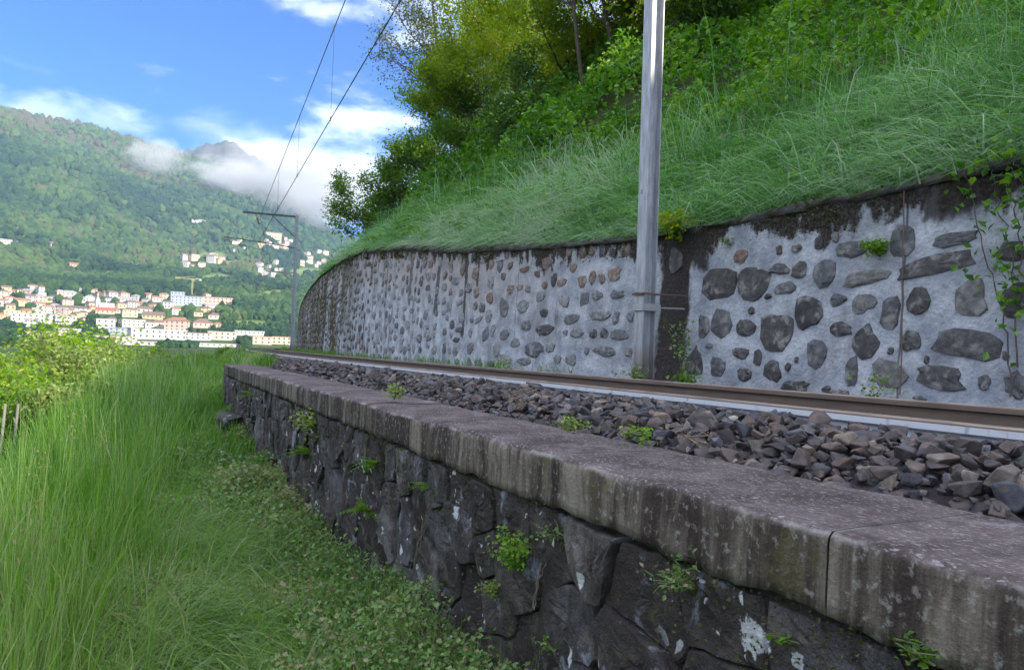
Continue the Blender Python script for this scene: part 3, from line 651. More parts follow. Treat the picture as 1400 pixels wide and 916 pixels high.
def clip_poly(poly, p, nrm):
    out = []; m = len(poly)
    for a in range(m):
        A0, B0 = poly[a], poly[(a+1) % m]; da, db = (A0-p)@nrm, (B0-p)@nrm
        if da <= 0: out.append(A0)
        if da*db < 0: out.append(A0+(B0-A0)*da/(da-db))
    return out
q = np.random.default_rng(21); sites = []
s = -.9
row = 0
for z in (-.64, -.82, -1.03, -1.24, -1.46, -1.66):
    s = -.9+q.uniform(0, .3)
    while s < LEND-.1:
        wdt = q.uniform(.13, .50); sites.append((s+wdt/2, z+q.uniform(-.075, .075))); s += wdt
sites = np.array(sites)
def low_stone(cell, sd):
    q = np.random.default_rng(sd); c0 = cell.mean(0); m = 18
    # resample and roughen the outline
    per = np.concatenate([cell, cell[:1]]); L = np.r_[0, np.cumsum(np.linalg.norm(np.diff(per, axis=0), axis=1))]
    tt = (np.arange(m)+q.uniform(-.2, .2, m)) % m/m*L[-1]
    O = np.stack([np.interp(tt, L, per[:, 0]), np.interp(tt, L, per[:, 1])], 1)-c0
    O = O*(1+q.normal(0, .03, (m, 1)))
    tilt = q.normal(0, .045, 2); pr = q.uniform(.006, .030)
    V = []
    for kk, dp in [(1.02, .03), (.995, -pr*.45), (.955, -pr*.95), (.72, -pr), (.46, -pr*1.05), (.2, -pr*1.1)]:
        o = O*kk*(1+q.normal(0, .03, (m, 1))*(kk < .95)); s = c0[0]+o[:, 0]; z = c0[1]+o[:, 1]
        V.append(straight(s, low_d(z)+dp+((o@tilt)-.024*fbm(s*5+sd, z*3.2, sd*.37, 4, 63)-.018*np.abs(fbm(s*17, z*9, sd*.37, 3, 64))+q.normal(0, .0025, m))*(dp < 0), z))
    V.append(straight([c0[0]], [low_d(c0[1])-pr*1.05], [c0[1]])); V = np.concatenate(V); T = []; Qd = []
    for a in range(5):
        for j in range(m): Qd.append([a*m+j, a*m+(j+1) % m, (a+1)*m+(j+1) % m, (a+1)*m+j])
    for j in range(m): T.append([5*m+j, 5*m+(j+1) % m, 6*m])
    cc = V.mean(0)
    link('stone', mesh_np('stone', V-cc, [np.array(T), np.array(Qd)], M['dark_stone'], None, False), LOW, tuple(cc))
nlow = 0
for a in range(len(sites)):
    p0 = sites[a]
    if p0[0] < .15 or nlow >= 296: continue
    gz = float(terr_z(p0[0], 1.1))
    if p0[1] < gz-.12 or math.sin(a*12.9898)*43758.5453 % 1 < .10: continue
    poly = [np.array(x) for x in ((p0[0]-.4, -1.75), (p0[0]+.4, -1.75), (p0[0]+.4, CZ-CT-.02), (p0[0]-.4, CZ-CT-.02))]
    for b in np.argsort(np.sum((sites-p0)**2, 1))[1:14]:
        dlt = sites[b]-p0; mid = p0+dlt/2; nrm = dlt/np.linalg.norm(dlt); poly = clip_poly(poly, mid-nrm*.003, nrm)
        if len(poly) < 3: break
    if len(poly) >= 3: low_stone(np.array(poly), a+900); nlow += 1

JOINTS = [-2.0, -.05, 1.05, 2.16, 3.33, 4.45, 5.55, 6.7, 7.8, 8.95, 10.1, 11.3, 12.5, LEND]
for a, b in zip(JOINTS[:-1], JOINTS[1:]):
    st = .03 if a < 3 else .06; SS = np.linspace(a+.0015, b-.0015, max(6, int((b-a)/st)))
    # cross-section: underside front, face, worn edge, top, back
    pd = np.r_[[CF+.05], np.full(6, CF), CF+np.array([.004, .014, .03]), np.linspace(CF+.07, CB-.02, 13), [CB, CB]]
    pz = np.r_[[CZ-CT], np.linspace(CZ-CT, CZ-.03, 6), CZ+np.array([-.014, -.004, 0.0]), np.full(13, CZ), [CZ-.02, CZ-CT]]
    A = np.repeat(SS[:, None], len(pd), 1); Dd = np.repeat(pd[None], len(SS), 0); Zz = np.repeat(pz[None], len(SS), 0)
    off = rng.normal(0, .0018, 2)
    chip = np.maximum(0, fbm(A*6.1, Zz*6, 5, 4, 44)-.15)*.020*((pz > CZ-.05) & (pd < CF+.05))[None]
    nn = .008*fbm(A*5, Zz*9+Dd*5, 0, 4, 45)
    low = ((pz < CZ-CT+.04) & (pd < CB-.01))[None]*(.010*fbm(A*2.4, 0*A, 3, 3, 46)+.016*fbm(A*11, 0*A, 3, 4, 47))
    Dd = Dd+np.where(pd[None] < CF+.02, -nn, 0)+chip+off[0]; Zz = Zz+np.where(pd[None] > CF+.02, nn*.9, 0)-chip*.6+low+off[1]
    V = straight(A, Dd, Zz); n, k = A.shape; i = np.arange(n-1)[:, None]*k; j = np.arange(k)[None]; k2 = (j+1) % k
    Q = np.stack([i+j, i+k+j, i+k+k2, i+k2], -1).reshape(-1, 4)[:, ::-1]
    V2 = V.reshape(-1, 3); caps = [np.arange(k)[None], (np.arange(k)[::-1]+(n-1)*k)[None]]
    link('coping_block', mesh_np('coping_block', V2, [Q]+caps, M['coping'], None, True), LOW)

# ------------------------------------------------------------------ ballast
def hull_rock(sd):
    q = np.random.default_rng(sd); bm = bmesh.new()
    P = q.normal(0, 1, (13, 3)); P /= np.linalg.norm(P, axis=1)[:, None]; P *= q.uniform(.78, 1.12, (13, 1)); P *= np.array([1.0, q.uniform(.62, .9), q.uniform(.5, .78)])
    for p in P: bm.verts.new(p)
    r = bmesh.ops.convex_hull(bm, input=bm.verts); bmesh.ops.delete(bm, geom=[v for v in bm.verts if not v.link_faces], context='VERTS')
    bmesh.ops.triangulate(bm, faces=bm.faces[:])
    bm.verts.index_update(); V = np.array([v.co[:] for v in bm.verts]); T = np.array([[v.index for v in f.verts] for f in bm.faces]); bm.free()
    return V, T
ROCKS = [hull_rock(500+k) for k in range(16)]
def bevel_rock(k):
    V, T = ROCKS[k]; bm = bmesh.new(); vs = [bm.verts.new(p) for p in V]
    for f in T: bm.faces.new([vs[a] for a in f])
    bmesh.ops.dissolve_limit(bm, angle_limit=math.radians(14), verts=bm.verts[:], edges=bm.edges[:])
    bmesh.ops.bevel(bm, geom=bm.edges[:], offset=.05, segments=1, affect='EDGES', profile=.6, clamp_overlap=True)
    me = bpy.data.meshes.new('ballast_stone'); bm.to_mesh(me); bm.free(); me.materials.append(M['ballast_one']); return me
ROCKME = [bevel_rock(k) for k in range(16)]
q = np.random.default_rng(77); st = []
def scatter_rocks(s0, s1, d0, d1, sp, zoff, size, zr):
    ns, nd = int((s1-s0)/sp), max(1, int((d1-d0)/sp))
    a = s0+(np.arange(ns)[:, None]+.5+q.uniform(-.5, .5, (ns, nd)))*sp; b = d0+(np.arange(nd)[None]+.5+q.uniform(-.5, .5, (ns, nd)))*sp
    a, b = a.ravel(), b.ravel(); b = b-np.where((a < 13) & (b < 2.3), bend(a)*(2.3-b)/.5, 0); z = bed_z(a, b)+zoff+q.uniform(-zr, zr, len(a)); r = size*np.exp(q.normal(0, .26, len(a)))
    st.append(np.stack([a, b, z, r], 1))
scatter_rocks(-.4, 7, 1.80, 2.52, .062, .002, .033, .006); scatter_rocks(-.4, 7, 1.86, 2.48, .064, .034, .034, .016); scatter_rocks(-.4, 6, 1.79, 2.50, .055, .02, .014, .014)
scatter_rocks(.2, 5, 1.74, 1.84, .11, .01, .034, .005)
scatter_rocks(7, 13, 1.80, 2.52, .078, .005, .038, .01); scatter_rocks(7, 13, 1.88, 2.46, .09, .034, .038, .015)
scatter_rocks(13, 46, 1.62, 2.52, .13, .015, .052, .02); scatter_rocks(-.4, 12, 2.70, 3.98, .105, -.01, .040, .012); scatter_rocks(12, 22, 2.72, 4.0, .2, .0, .045, .01); scatter_rocks(0, 30, 4.2, 5.5, .2, .0, .045, .01)
st = np.concatenate(st); Pst = trk(st[:, 0], st[:, 1], st[:, 2]); u, v, z = proj(Pst)
inn = (u > -20) & (u < 1425) & (v < 940) & (z > .3) & (st[:, 1] < 2.6)
sizepx = np.where(inn, st[:, 3]/z, 0); order = np.argsort(-sizepx); own = set(order[:300].tolist())
def rot_of(q):
    e = (q.normal(0, .35), q.normal(0, .35), q.uniform(0, 2*PI)); return e
mass = Geo()
from mathutils import Euler
for k in range(len(st)):
    e = Euler(rot_of(q)); r = st[k, 3]
    if k in own:
        o = link('stone', ROCKME[k % 16], BED, tuple(Pst[k])); o.rotation_euler = e; o.scale = (r*1.12, r*1.12, r*1.12)
    else:
        V, T = ROCKS[k % 16]; mass.add((V*r*1.12)@np.array(e.to_matrix()).T+Pst[k], T, None, q.random())
tag(mass.obj('ballast_stones', M['ballast_mass'], BED), kind='stuff')
# ------------------------------------------------------------------ masts and overhead line
MAST_D = 5.2; BOT = -.5
def h_beam(w, h):
    g = Geo(); t_, wb = .0055, .004
    g.box((-w/2+t_, 0, h/2), (t_, w/2, h/2)); g.box((w/2-t_, 0, h/2), (t_, w/2, h/2)); g.box((0, .0, h/2-.001), (w/2-2*t_, wb, h/2-.002))
    return g
def make_mast(arm):
    MAST_TOP = 7.55 if arm else 9.2; r = empty('catenary_mast', (0, 0, 0)); H = MAST_TOP-BOT
    h_beam(.17, H).obj('mast_post', M['galv'], r)
    if arm:
        za = MAST_TOP-.12-BOT; zl = 5.72-BOT
        g = Geo(); g.box((-1.5, 0, za), (1.41, .045, .05)); g.obj('top_arm', M['dark_steel'], r)
        g = Geo(); g.tube([(-1.35, 0, za-.05), (-.09, 0, za-1.15)], .028, 6); g.obj('brace', M['dark_steel'], r)
        g = Geo(); g.tube([(-3.85, 0, zl+.24), (-1.6, 0, zl+.08), (-.09, 0, zl-.08)], .027, 6); g.tube([(-3.80, 0, zl+.22), (-3.78, 0, zl-.16)], .016, 5); g.obj('lower_arm', M['dark_steel'], r)
        g = Geo(); g.tube([(-3.78, 0, zl-.16), (-2.75, 0, zl-.14), (-2.02, 0, zl-.30)], .014, 5); g.obj('steady_arm', M['dark_steel'], r)
        g = Geo(); g.tube([(-2.22, 0, za-.05), (-2.16, 0, za-.25)], .014, 5); g.tube([(-2.16, 0, za-.25), (-2.02, 0, za-.62)], [.035, .035], 8)
        for f in np.linspace(.1, .9, 5): g.tube([(-2.16+.14*f, 0, za-.25-.37*f), (-2.155+.14*f, 0, za-.27-.37*f)], .06, 8)
        g.obj('insulator', M['insul'], r)
        g = Geo(); g.tube([(-.09, 0, za-1.8), (-.3, 0, za-1.8)], .012, 5); g.obj('bracket', M['dark_steel'], r)
        g = Geo(); g.box((-.092, 0, 2.6), (.004, .10, .09)); g.obj('number_plate', M['plate'], r)
    return r
near = make_mast(False); near.location = tuple(trk(7.1, MAST_D, BOT)); near.rotation_euler.z = heading(7.0)
tag(near, 'tall galvanised steel H-section mast standing close before the stone wall', 'mast', 'masts of the overhead line')
g = Geo(); zb = .755-BOT
g.box((0, -.10, zb), (.115, .008, .012)); g.box((0, .10, zb), (.115, .008, .012)); g.box((-.1, 0, zb), (.006, .10, .012)); g.tube([(.1, -.10, zb), (.52, -.10, zb+.01)], .009, 6); g.tube([(-.1, -.1, zb), (-.22, -.1, zb)], .007, 6); g.obj('tie_rod', M['rust_strap'], near)
g = Geo(); zb = .60-BOT
g.box((0, -.105, zb), (.12, .007, .04)); g.box((-.1, 0, zb), (.006, .10, .04)); g.box((.12, -.06, zb), (.008, .06, .04)); g.tube([(.12, -.09, zb), (.50, -.09, zb+.01)], .010, 6); g.tube([(-.09, -.1, zb-.04), (-.22, -.1, zb-.045)], .008, 6); g.obj('clamp_plate', M['zinc'], near)
g = Geo(); g.box((-.0915, .03, 1.96-BOT), (.003, .016, .022)); g.obj('bolt_head', M['zinc'], near)
far1 = make_mast(True)
masts = [(44, 'slim steel catenary mast with cantilever arms at the end of the wall'), (78, 'farther catenary mast top with its arm just above the wall curve'), (113, 'most distant catenary mast arm, below the others beyond the wall')]
for i, (s, lab) in enumerate(masts):
    o = far1 if i == 0 else copy_tree(far1)
    o.location = tuple(trk(s, MAST_D-.2, BOT)); o.rotation_euler.z = heading(s)
    tag(o, lab, 'mast', 'masts of the overhead line')
sup = [-28, 7, 44, 78, 113]; TCS = [3.1, 3.3, 3.0, 3.1, 3.1]
def zc(s): return 5.9+0*s
def zm(s):
    for a, b in zip(sup[:-1], sup[1:]):
        if a <= s <= b: f = (s-a)/(b-a); return 8.8-1.55*f if a == 7 else 7.25-.5*4*f*(1-f)+(1.55*f if b == 7 else 0)
    return 7.0
def chord(s):
    for i in range(4):
        a, b = sup[i], sup[i+1]
        if a <= s <= b: f = (s-a)/(b-a); return trk(a, TCS[i], 0)*(1-f)+trk(b, TCS[i+1], 0)*f
ss = np.arange(-27.5, 113, .7)
cw = Geo(); cw.tube([chord(s)+np.array([0, 0, zc(s)]) for s in ss], .0125, 6); cwo = cw.obj('contact_wire', M['wire']); tag(cwo, 'lower overhead contact wire running over the track to the far mast', 'wire')
mw = Geo(); mw.tube([chord(s)+np.array([0, 0, zm(s)]) for s in ss], .0115, 6); mwo = mw.obj('messenger_wire', M['wire']); tag(mwo, 'upper messenger wire of the overhead line carrying thin droppers', 'wire')
for s in [-20, -13, -6, 1, 5.5, 12.4, 19.3, 26.4, 33.4, 49, 56, 63, 70, 84, 91, 98, 105]:
    p = chord(s); g = Geo(); g.tube([p+np.array([0, 0, zc(s)-.02]), p+np.array([0, 0, zm(s)])], .0042, 4); g.tube([p+np.array([0, 0, zc(s)-.05]), p+np.array([0, 0, zc(s)+.06])], .018, 5); g.tube([p+np.array([0, 0, zm(s)-.05]), p+np.array([0, 0, zm(s)+.04])], .016, 5)
    g.obj('dropper', M['wire'], mwo)

# ------------------------------------------------------------------ grass and leaves
def blades(P, h, lean, wid, rndv, seg=3, droop=1.0, q=rng, up=None):
    """P (N,3) roots, h lengths, lean (N,2) horizontal bend in metres"""
    N = len(P); th = q.uniform(0, 2*PI, N); wv = np.stack([np.cos(th), np.sin(th), np.zeros(N)], 1)*(wid/2)[:, None]
    ts = np.linspace(0, 1, seg+1); rows = []
    for k, t in enumerate(ts):
        hor = np.concatenate([lean*(t**1.8), np.zeros((N, 1))], 1); c = P+hor
        lm = np.linalg.norm(lean, axis=1)
        c[:, 2] += h*t-droop*np.minimum(lm, h*1.6)*.55*t**3.0
        if k < seg: w = wv*(1-.55*t*t); rows += [c-w, c+w]
        else: rows.append(c)
    V = np.stack(rows, 1); m = V.shape[1]; T = []
    for k in range(seg-1): a = 2*k; T += [[a, a+1, a+3], [a, a+3, a+2]]
    T.append([2*seg-2, 2*seg-1, 2*seg]); T = np.array(T)
    F = (np.arange(N)[:, None, None]*m+T[None]).reshape(-1, 3)
    return V.reshape(-1, 3), F, np.repeat(rndv, m)
def cards(C, size, rndv, q=rng, flat=.5, asp=.62):
    """small folded leaves: 4 vertices, 2 triangles each"""
    N = len(C); nrm = q.normal(0, 1, (N, 3)); nrm[:, 2] = np.abs(nrm[:, 2])+flat; nrm /= np.linalg.norm(nrm, axis=1)[:, None]
    a = q.normal(0, 1, (N, 3)); a -= nrm*np.sum(a*nrm, 1)[:, None]; a /= np.linalg.norm(a, axis=1)[:, None]; b = np.cross(nrm, a)
    s = np.broadcast_to(np.asarray(size, float), (N,))[:, None]*.5
    V = np.stack([C-a*s, C-b*s*asp+nrm*s*.28, C+a*s, C+b*s*asp+nrm*s*.28], 1).reshape(-1, 3)
    i = np.arange(N)[:, None]*4; F = np.concatenate([i+np.array([[0, 1, 2]]), i+np.array([[0, 2, 3]])])
    return V, F, np.repeat(rndv, 4)
def stuff(name, parts, mat, label, cat, parent=None):
    g = Geo()
    for V, F, r in parts: g.add(V, F, None, r)
    o = g.obj(name, mat, parent); tag(o, label, cat, kind='stuff'); return o
def in_view(P, m=60):
    u, v, z = proj(P); return (z > .25) & (u > -m) & (u < 1400+m) & (v > -m) & (v < 916+m*3)

q = np.random.default_rng(5)
def sample(N, s0, s1, d0, d1, power=1.0):
    """places spread with a density that falls with distance"""
    f = q.random(N); s = s0*(s1/s0)**f if power == 1 else (s0**(1-power)+f*(s1**(1-power)-s0**(1-power)))**(1/(1-power))
    return s, q.uniform(d0, d1, N)
def tussocks(n, k, s0, s1, d0, d1, power, h, wid, down, spread, droop, tone, foot=.07, zf=hill_z, upright=0.0, hj=.3, seg=3):
    s, d = sample(n, s0, s1, 0, 1, power); d = d0+((d1(s) if callable(d1) else d1)-d0)*d; P0 = trk(s, d, zf(s, d)-.01); ok = in_view(P0+np.array([0, 0, .3]), 80 if zf is not hill_z else 600) & (np.hypot(P0[:, 0], P0[:, 1]) > .95); P0, s, d = P0[ok], s[ok], d[ok]; n = len(s)
    sc = np.exp(q.normal(0, hj, n)); tc = np.clip(tone+.75*fbm(s*.5, d*.6, 0, 3, 52)+q.normal(0, .13, n), 0, 1); far = np.clip(np.hypot(P0[:, 0], P0[:, 1])/9, .75, 3)
    td = np.stack([-down*np.ones(n)+q.normal(0, .18, n), q.normal(0, .3, n)+.5*fbm(s*.3, d*.4, 0, 2, 39)], 1)
    r = np.repeat(np.arange(n), k); N = len(r); off = q.normal(0, foot, (N, 2))*sc[r][:, None]
    rad = off/(np.linalg.norm(off, axis=1)[:, None]+1e-6); hh = h*sc[r]*q.uniform(.45, 1.15, N)
    lean = (td[r]+rad*spread*q.uniform(.2, 1.2, N)[:, None])*hh[:, None]*(1-upright*q.random(N))[:, None]
    P = P0[r]+np.concatenate([off, np.zeros((N, 1))], 1); s2, d2 = untrk(P[:, 0], P[:, 1]); P[:, 2] = zf(s2, d2)-.015
    col = np.clip(tc[r]+q.normal(0, .20, N)+.3*(q.random(N) < .03), 0, .95); w = wid*q.uniform(.6, 1.45, N)*far[r]
    return P, hh, lean, w, col, seg, droop
def add_t(dst, a, seeds=0.0, sl=.05, srow=4):
    P, hh, lean, w, col, seg, droop = a; dst.append(blades(P, hh, lean, w, col, seg, droop, q))
    if seeds > 0:
        k = q.random(len(P)) < seeds; P, h2, l2 = P[k], hh[k]*1.3+.1, lean[k]*.55; n = len(P)
        dst.append(blades(P, h2, l2, np.full(n, .0045)*np.clip(np.hypot(P[:, 0], P[:, 1])/8, .8, 3), q.uniform(.7, 1, n), 3, .6, q))
        tip = P+np.concatenate([l2, (h2-.33*np.minimum(np.linalg.norm(l2, axis=1), h2*1.6))[:, None]], 1)
        for e in range(srow): seedp.append(cards(tip-np.concatenate([l2*.05*e, np.full((n, 1), .03*e)], 1)+q.normal(0, .01, (n, 3)), sl, q.random(n), q, .1, .32))
# tall grass on the left of the terrace
parts = []; seedp = []
TR = lambda s: np.interp(s, [0, 1.5, 3, 6, 9, 14, 30], [-.62, -.5, -.25, .0, .25, .6, .9])
add_t(parts, tussocks(2000, 14, 1.05, 32, -1.35, TR, 1.2, .64, .0072, .05, .24, .8, .40, .06, terr_z, .3, .18), .012, .018, 5)
add_t(parts, tussocks(700, 11, 1.05, 16, -1.1, TR, 1.2, .84, .0062, .0, .20, .7, .48, .05, terr_z, .3, .15), .03, .018, 5)
add_t(parts, tussocks(700, 11, 3.0, 20, -.5, lambda s: TR(s)+.3, 1.2, .45, .0066, .0, .45, .9, .46, .07, terr_z, .2, .2), .008, .018, 5)
add_t(parts, tussocks(1500, 10, 1.3, 14, -.45, .75, 1.25, .26, .0062, -.2, 1.2, 1.0, .66, .09, terr_z, .25, .25))
add_t(parts, tussocks(80, 40, 1.6, 9, -.35, .6, 1.2, .42, .0075, .9, .6, 1.0, .80, .12, terr_z, .1, .2))
add_t(parts, tussocks(1500, 14, 9.0, 46, -1.4, 1.15, 1.2, .40, .0085, .0, .4, .8, .42, .09, terr_z, .2, .22), .006, .02, 4)
add_t(parts, tussocks(420, 7, 2.0, 13, .5, 1.2, 1.25, .26, .0042, -.1, .5, .9, .60, .05, terr_z, .2, .3))
add_t(parts, tussocks(260, 16, 12.6, 24, .7, 1.5, 1.0, .42, .0085, .0, .5, .8, .42, .09, terr_z, .2, .22))
add_t(parts, tussocks(300, 16, 12.7, 34, 1.2, 1.8, 1.0, .28, .0085, .0, .5, .8, .46, .09, bed_z, .2, .22))
add_t(parts, tussocks(700, 12, 30, 95, -2.5, 1.7, 1.0, .45, .011, .0, .4, .8, .45, .12, terr_z, .2, .22))
# low matted tufts, bent over
for (us, vs, n, L, dirx) in [(215, 740, 800, .55, 1.0), (290, 760, 400, .5, .7), (235, 860, 500, .5, .8), (130, 640, 300, .55, -.5)]:
    r = ray(us, vs); t = -1.42/r[2]; c0 = r*t; P = c0+np.concatenate([q.normal(0, .22, (n, 2))*np.array([1, 1.5]), np.zeros((n, 1))], 1); s_, d_ = untrk(P[:, 0], P[:, 1]); P[:, 2] = terr_z(s_, d_)-.01
    aa = q.normal(0, .6, n); ll = L*q.uniform(.5, 1.1, n); lean = np.stack([dirx*np.cos(aa), np.sin(aa)-.4], 1)*ll[:, None]
    parts.append(blades(P, q.uniform(.22, .42, n), lean, q.uniform(.005, .0095, n), np.clip(q.normal(.66, .2, n), 0, 1), 4, .75, q))
GR = stuff('tall_grass', parts, M['grass'], 'tall green meadow grass growing on the terrace left of the retaining wall', 'grass')
stuff('grass_seed_heads', seedp, M['seed'], 'feathery tan seed heads standing above the tall meadow grass', 'seed heads')
# ground cover along the foot of the wall
N = 110000; s, f = sample(N, .9, 15, 0, 1, 1.45); dl = np.interp(s, [0, 3, 8, 15], [-.4, -.25, .0, .4]); d = dl+(1.27-dl)*(1-(1-f)**1.0)
hgt = np.clip(.12+.26*fbm(s*1.7, d*1.7, 0, 3, 4)+.14*np.clip((d-.8)/.4, 0, 1), .02, .5); P = trk(s, d, terr_z(s, d)+hgt*q.random(N)**.6); ok = in_view(P, 80) & (np.hypot(P[:, 0], P[:, 1]) > .9); P = P[ok]; s = s[ok]
col = np.clip(.46+.8*fbm(P[:, 0]*1.3, P[:, 1]*1.3, 0, 3, 13)+q.normal(0, .22, len(P)), 0, 1)
C1 = cards(P, q.uniform(.010, .030, len(P))*np.clip(s/4.5, 1, 2.6), col, q, .8, .85)
k = q.random(len(P)) < .16; P2 = P[k]; n = len(P2); P2 = P2.copy(); P2[:, 2] -= .12
C2 = blades(P2, q.uniform(.12, .3, n), q.normal(0, .09, (n, 2)), q.uniform(.0025, .0045, n), q.uniform(.3, 1, n), 2, .6, q)
n = 150; s, d = sample(n, 1.0, 8, .72, 1.24, 1.3); r = np.repeat(np.arange(n), 46); hh = q.uniform(.12, .42, n)*np.clip(1.2-s*.06, .6, 1); f = q.random(len(r)); sp_ = .03+.09*f
P3 = trk(s[r], d[r], terr_z(s, d)[r]+.03+hh[r]*f)+np.stack([q.normal(0, 1, len(r))*sp_, q.normal(0, 1, len(r))*sp_, q.normal(0, .015, len(r))], 1); tn = q.uniform(.25, .85, n)
C3 = cards(P3, q.uniform(.014, .034, len(r))*np.clip(s[r]/4.5, 1, 2), np.clip(tn[r]+q.normal(0, .12, len(r)), 0, 1), q, .8, .8)
stuff('ground_cover', [C1, C2, C3], M['clover'], 'low reddish green ground cover matted along the foot of the wall', 'ground cover')

# slope above the light wall: tussocks of drooping grass, then brambles
parts = []; seedp = []
add_t(parts, tussocks(2900, 15, 1.3, 60, 6.28, 7.6, .95, .50, .0130, .45, 1.15, 1.05, .53, seg=4))
add_t(parts, tussocks(2700, 15, 1.3, 60, 7.0, 8.9, .9, .50, .0135, .1, 1.15, 1.1, .50, hj=.4), .010)
add_t(parts, tussocks(420, 14, 1.3, 40, 6.1, 6.4, 1.0, .36, .014, 1.0, .9, 1.25, .60))
add_t(parts, tussocks(520, 8, 2.6, 34, 7.0, 9.6, .9, .80, .013, .1, .5, .8, .50), .05)
add_t(parts, tussocks(520, 22, 1.3, 22, 6.15, 8.4, 1.0, .46, .0125, .7, 1.1, 1.1, .74, .10, seg=4))
add_t(parts, tussocks(30, 14, 4, 22, 7.4, 9.6, .9, .45, .014, .6, .8, 1.1, 1.0, .10))
wc = []
s, d = sample(480, 2.4, 40, 6.1, 9.4, 1.0)
r = np.repeat(np.arange(480), 34); P = trk(s[r]+q.normal(0, .16, len(r)), d[r]+q.normal(0, .13, len(r)), 0); s2, d2 = untrk(P[:, 0], P[:, 1]); P[:, 2] = hill_z(s2, d2)+q.uniform(.12, .55, len(r)); P = P[in_view(P)]
stuff('slope_weeds', [cards(P, q.uniform(.05, .10, len(P))*np.clip(np.linalg.norm(P, axis=1)/12, .8, 2), q.uniform(.3, 1, len(P)), q, .5, .6)], M['bramble'], 'broad leaved green weeds growing through the slope grass', 'weeds')
stuff('slope_grass', parts, M['slope_grass'], 'long drooping bluish green grass covering the slope above the stone wall', 'grass')
stuff('slope_seed_heads', seedp, M['seed'], 'reddish seed heads scattered through the grass on the slope', 'seed heads')
N = 132000; s, d = sample(N, 1.5, 75, 8.2, 19, .95); lo = 8.9+.8*fbm(s*.3, 0*s, 0, 3, 66)-.55; k = d > lo+.5*q.random(N); s, d = s[k], d[k]
mound = np.clip(.75+2.1*fbm(s*.42, d*.5, 0, 3, 67)+.75*fbm(s*1.25, d*1.25, 0, 2, 68), .15, 2.4)*np.clip((d-7.9)/1.2, .3, 1); P = trk(s, d, hill_z(s, d)+mound*(1-.6*q.random(len(s))**1.6)+.05)+q.normal(0, .05, (len(s), 3)); ok = in_view(P, 500); P = P[ok]
col = np.clip(.48+.6*fbm(P[:, 0]*.7, P[:, 1]*.7, P[:, 2]*.7, 3, 69)+q.normal(0, .2, len(P)), 0, 1)
stuff('bramble_thicket', [cards(P, q.uniform(.07, .17, len(P))*np.clip(np.linalg.norm(P, axis=1)/16, 1, 2), col, q, .35, .6)], M['bramble'], 'dense dark green brambles spreading over the upper slope below the trees', 'brambles')
# ------------------------------------------------------------------ trees and shrubs
def tree(label, s, d, H, leafm, seed, nleaf=9000, spread=.55, lsize=.13, bark='bark', lean=(0, 0), trunk_r=None, first=.3, group='trees on the hillside', airy=.5, depth=4, dz=None, name='tree', base=None):
    q = np.random.default_rng(seed); z0 = float(hill_z(s, d)) if dz is None else dz
    root = empty(name, tuple(trk(s, d, z0-.1) if base is None else base)); tag(root, label, 'tree' if name == 'tree' else 'shrub', group)
    r0 = trunk_r or H*.015; tips = []; tr = Geo(); br = Geo()
    def grow(p, dr, L, r, lev, geo):
        n = 5; pts = [p]; dd = dr.copy()
        for i in range(n):
            dd = dd+q.normal(0, .13, 3)+np.array([0, 0, .05 if lev else .02]); dd /= np.linalg.norm(dd); pts.append(pts[-1]+dd*L/n)
        pts = np.array(pts); geo.tube(pts, np.linspace(r, r*.5, n+1), 7 if lev == 0 else (5 if lev < 2 else 3), q.random(), lev == 0)
        if lev >= depth-1: tips.append((pts[2:], lev)); return
        if lev >= depth-2: tips.append((pts[3:], lev))
        nb = (7 if lev == 0 else 4)
        for b in range(nb):
            f = q.uniform(first if lev == 0 else .25, 1.0); k = f*n; a = int(min(k, n-1)); pb = pts[a]+(pts[a+1]-pts[a])*(k-a)
            th = q.uniform(0, 2*PI); ax = np.array([math.cos(th), math.sin(th), q.uniform(.0, .8)]); nd = dd*.55+ax*spread*1.6; nd /= np.linalg.norm(nd)
            grow(pb, nd, L*q.uniform(.42, .68)*(1.15-.4*f if lev == 0 else 1), max(r*.5*(1.1-.5*f), .006), lev+1, br)
        grow(pts[-1], dd, L*.5, r*.5, lev+1, br)
    d0 = np.array([lean[0], lean[1], 1.0]); d0 /= np.linalg.norm(d0)
    grow(np.zeros(3), d0, H*.62, r0, 0, tr)
    tr.obj('trunk', M[bark], root, True); br.obj('branches', M[bark], root, True)
    C = np.concatenate([t[0] for t in tips]); nleaf = int(nleaf*.84); idx = q.integers(0, len(C), nleaf); P = C[idx]+q.normal(0, airy*.42, (nleaf, 3))*np.array([1, 1, .75])
    cl = fbm(P[:, 0]*.55+seed, P[:, 1]*.55, P[:, 2]*.55, 3, seed); P = P[q.random(nleaf) < np.clip(.75+1.1*cl, .1, 1)]; n = len(P)
    col = np.clip(.45+.4*fbm(P[:, 0]*.4+9, P[:, 1]*.4, P[:, 2]*.4, 2, seed+2)+q.normal(0, .2, n), 0, 1)
    V, F, r = cards(P, lsize*q.uniform(.6, 1.35, n), col, q, .25, .6); g = Geo(); g.add(V, F, None, r); g.obj('crown', M[leafm], root)
    return root
def at(u, s_d):   # track position along a picture column at lateral distance d
    a = YAW+math.atan((u-700)/FPX); t = np.linspace(3, 120, 4000); ss, dd = untrk(np.sin(a)*t, np.cos(a)*t); k = np.argmax(dd >= s_d); return float(ss[k]), s_d
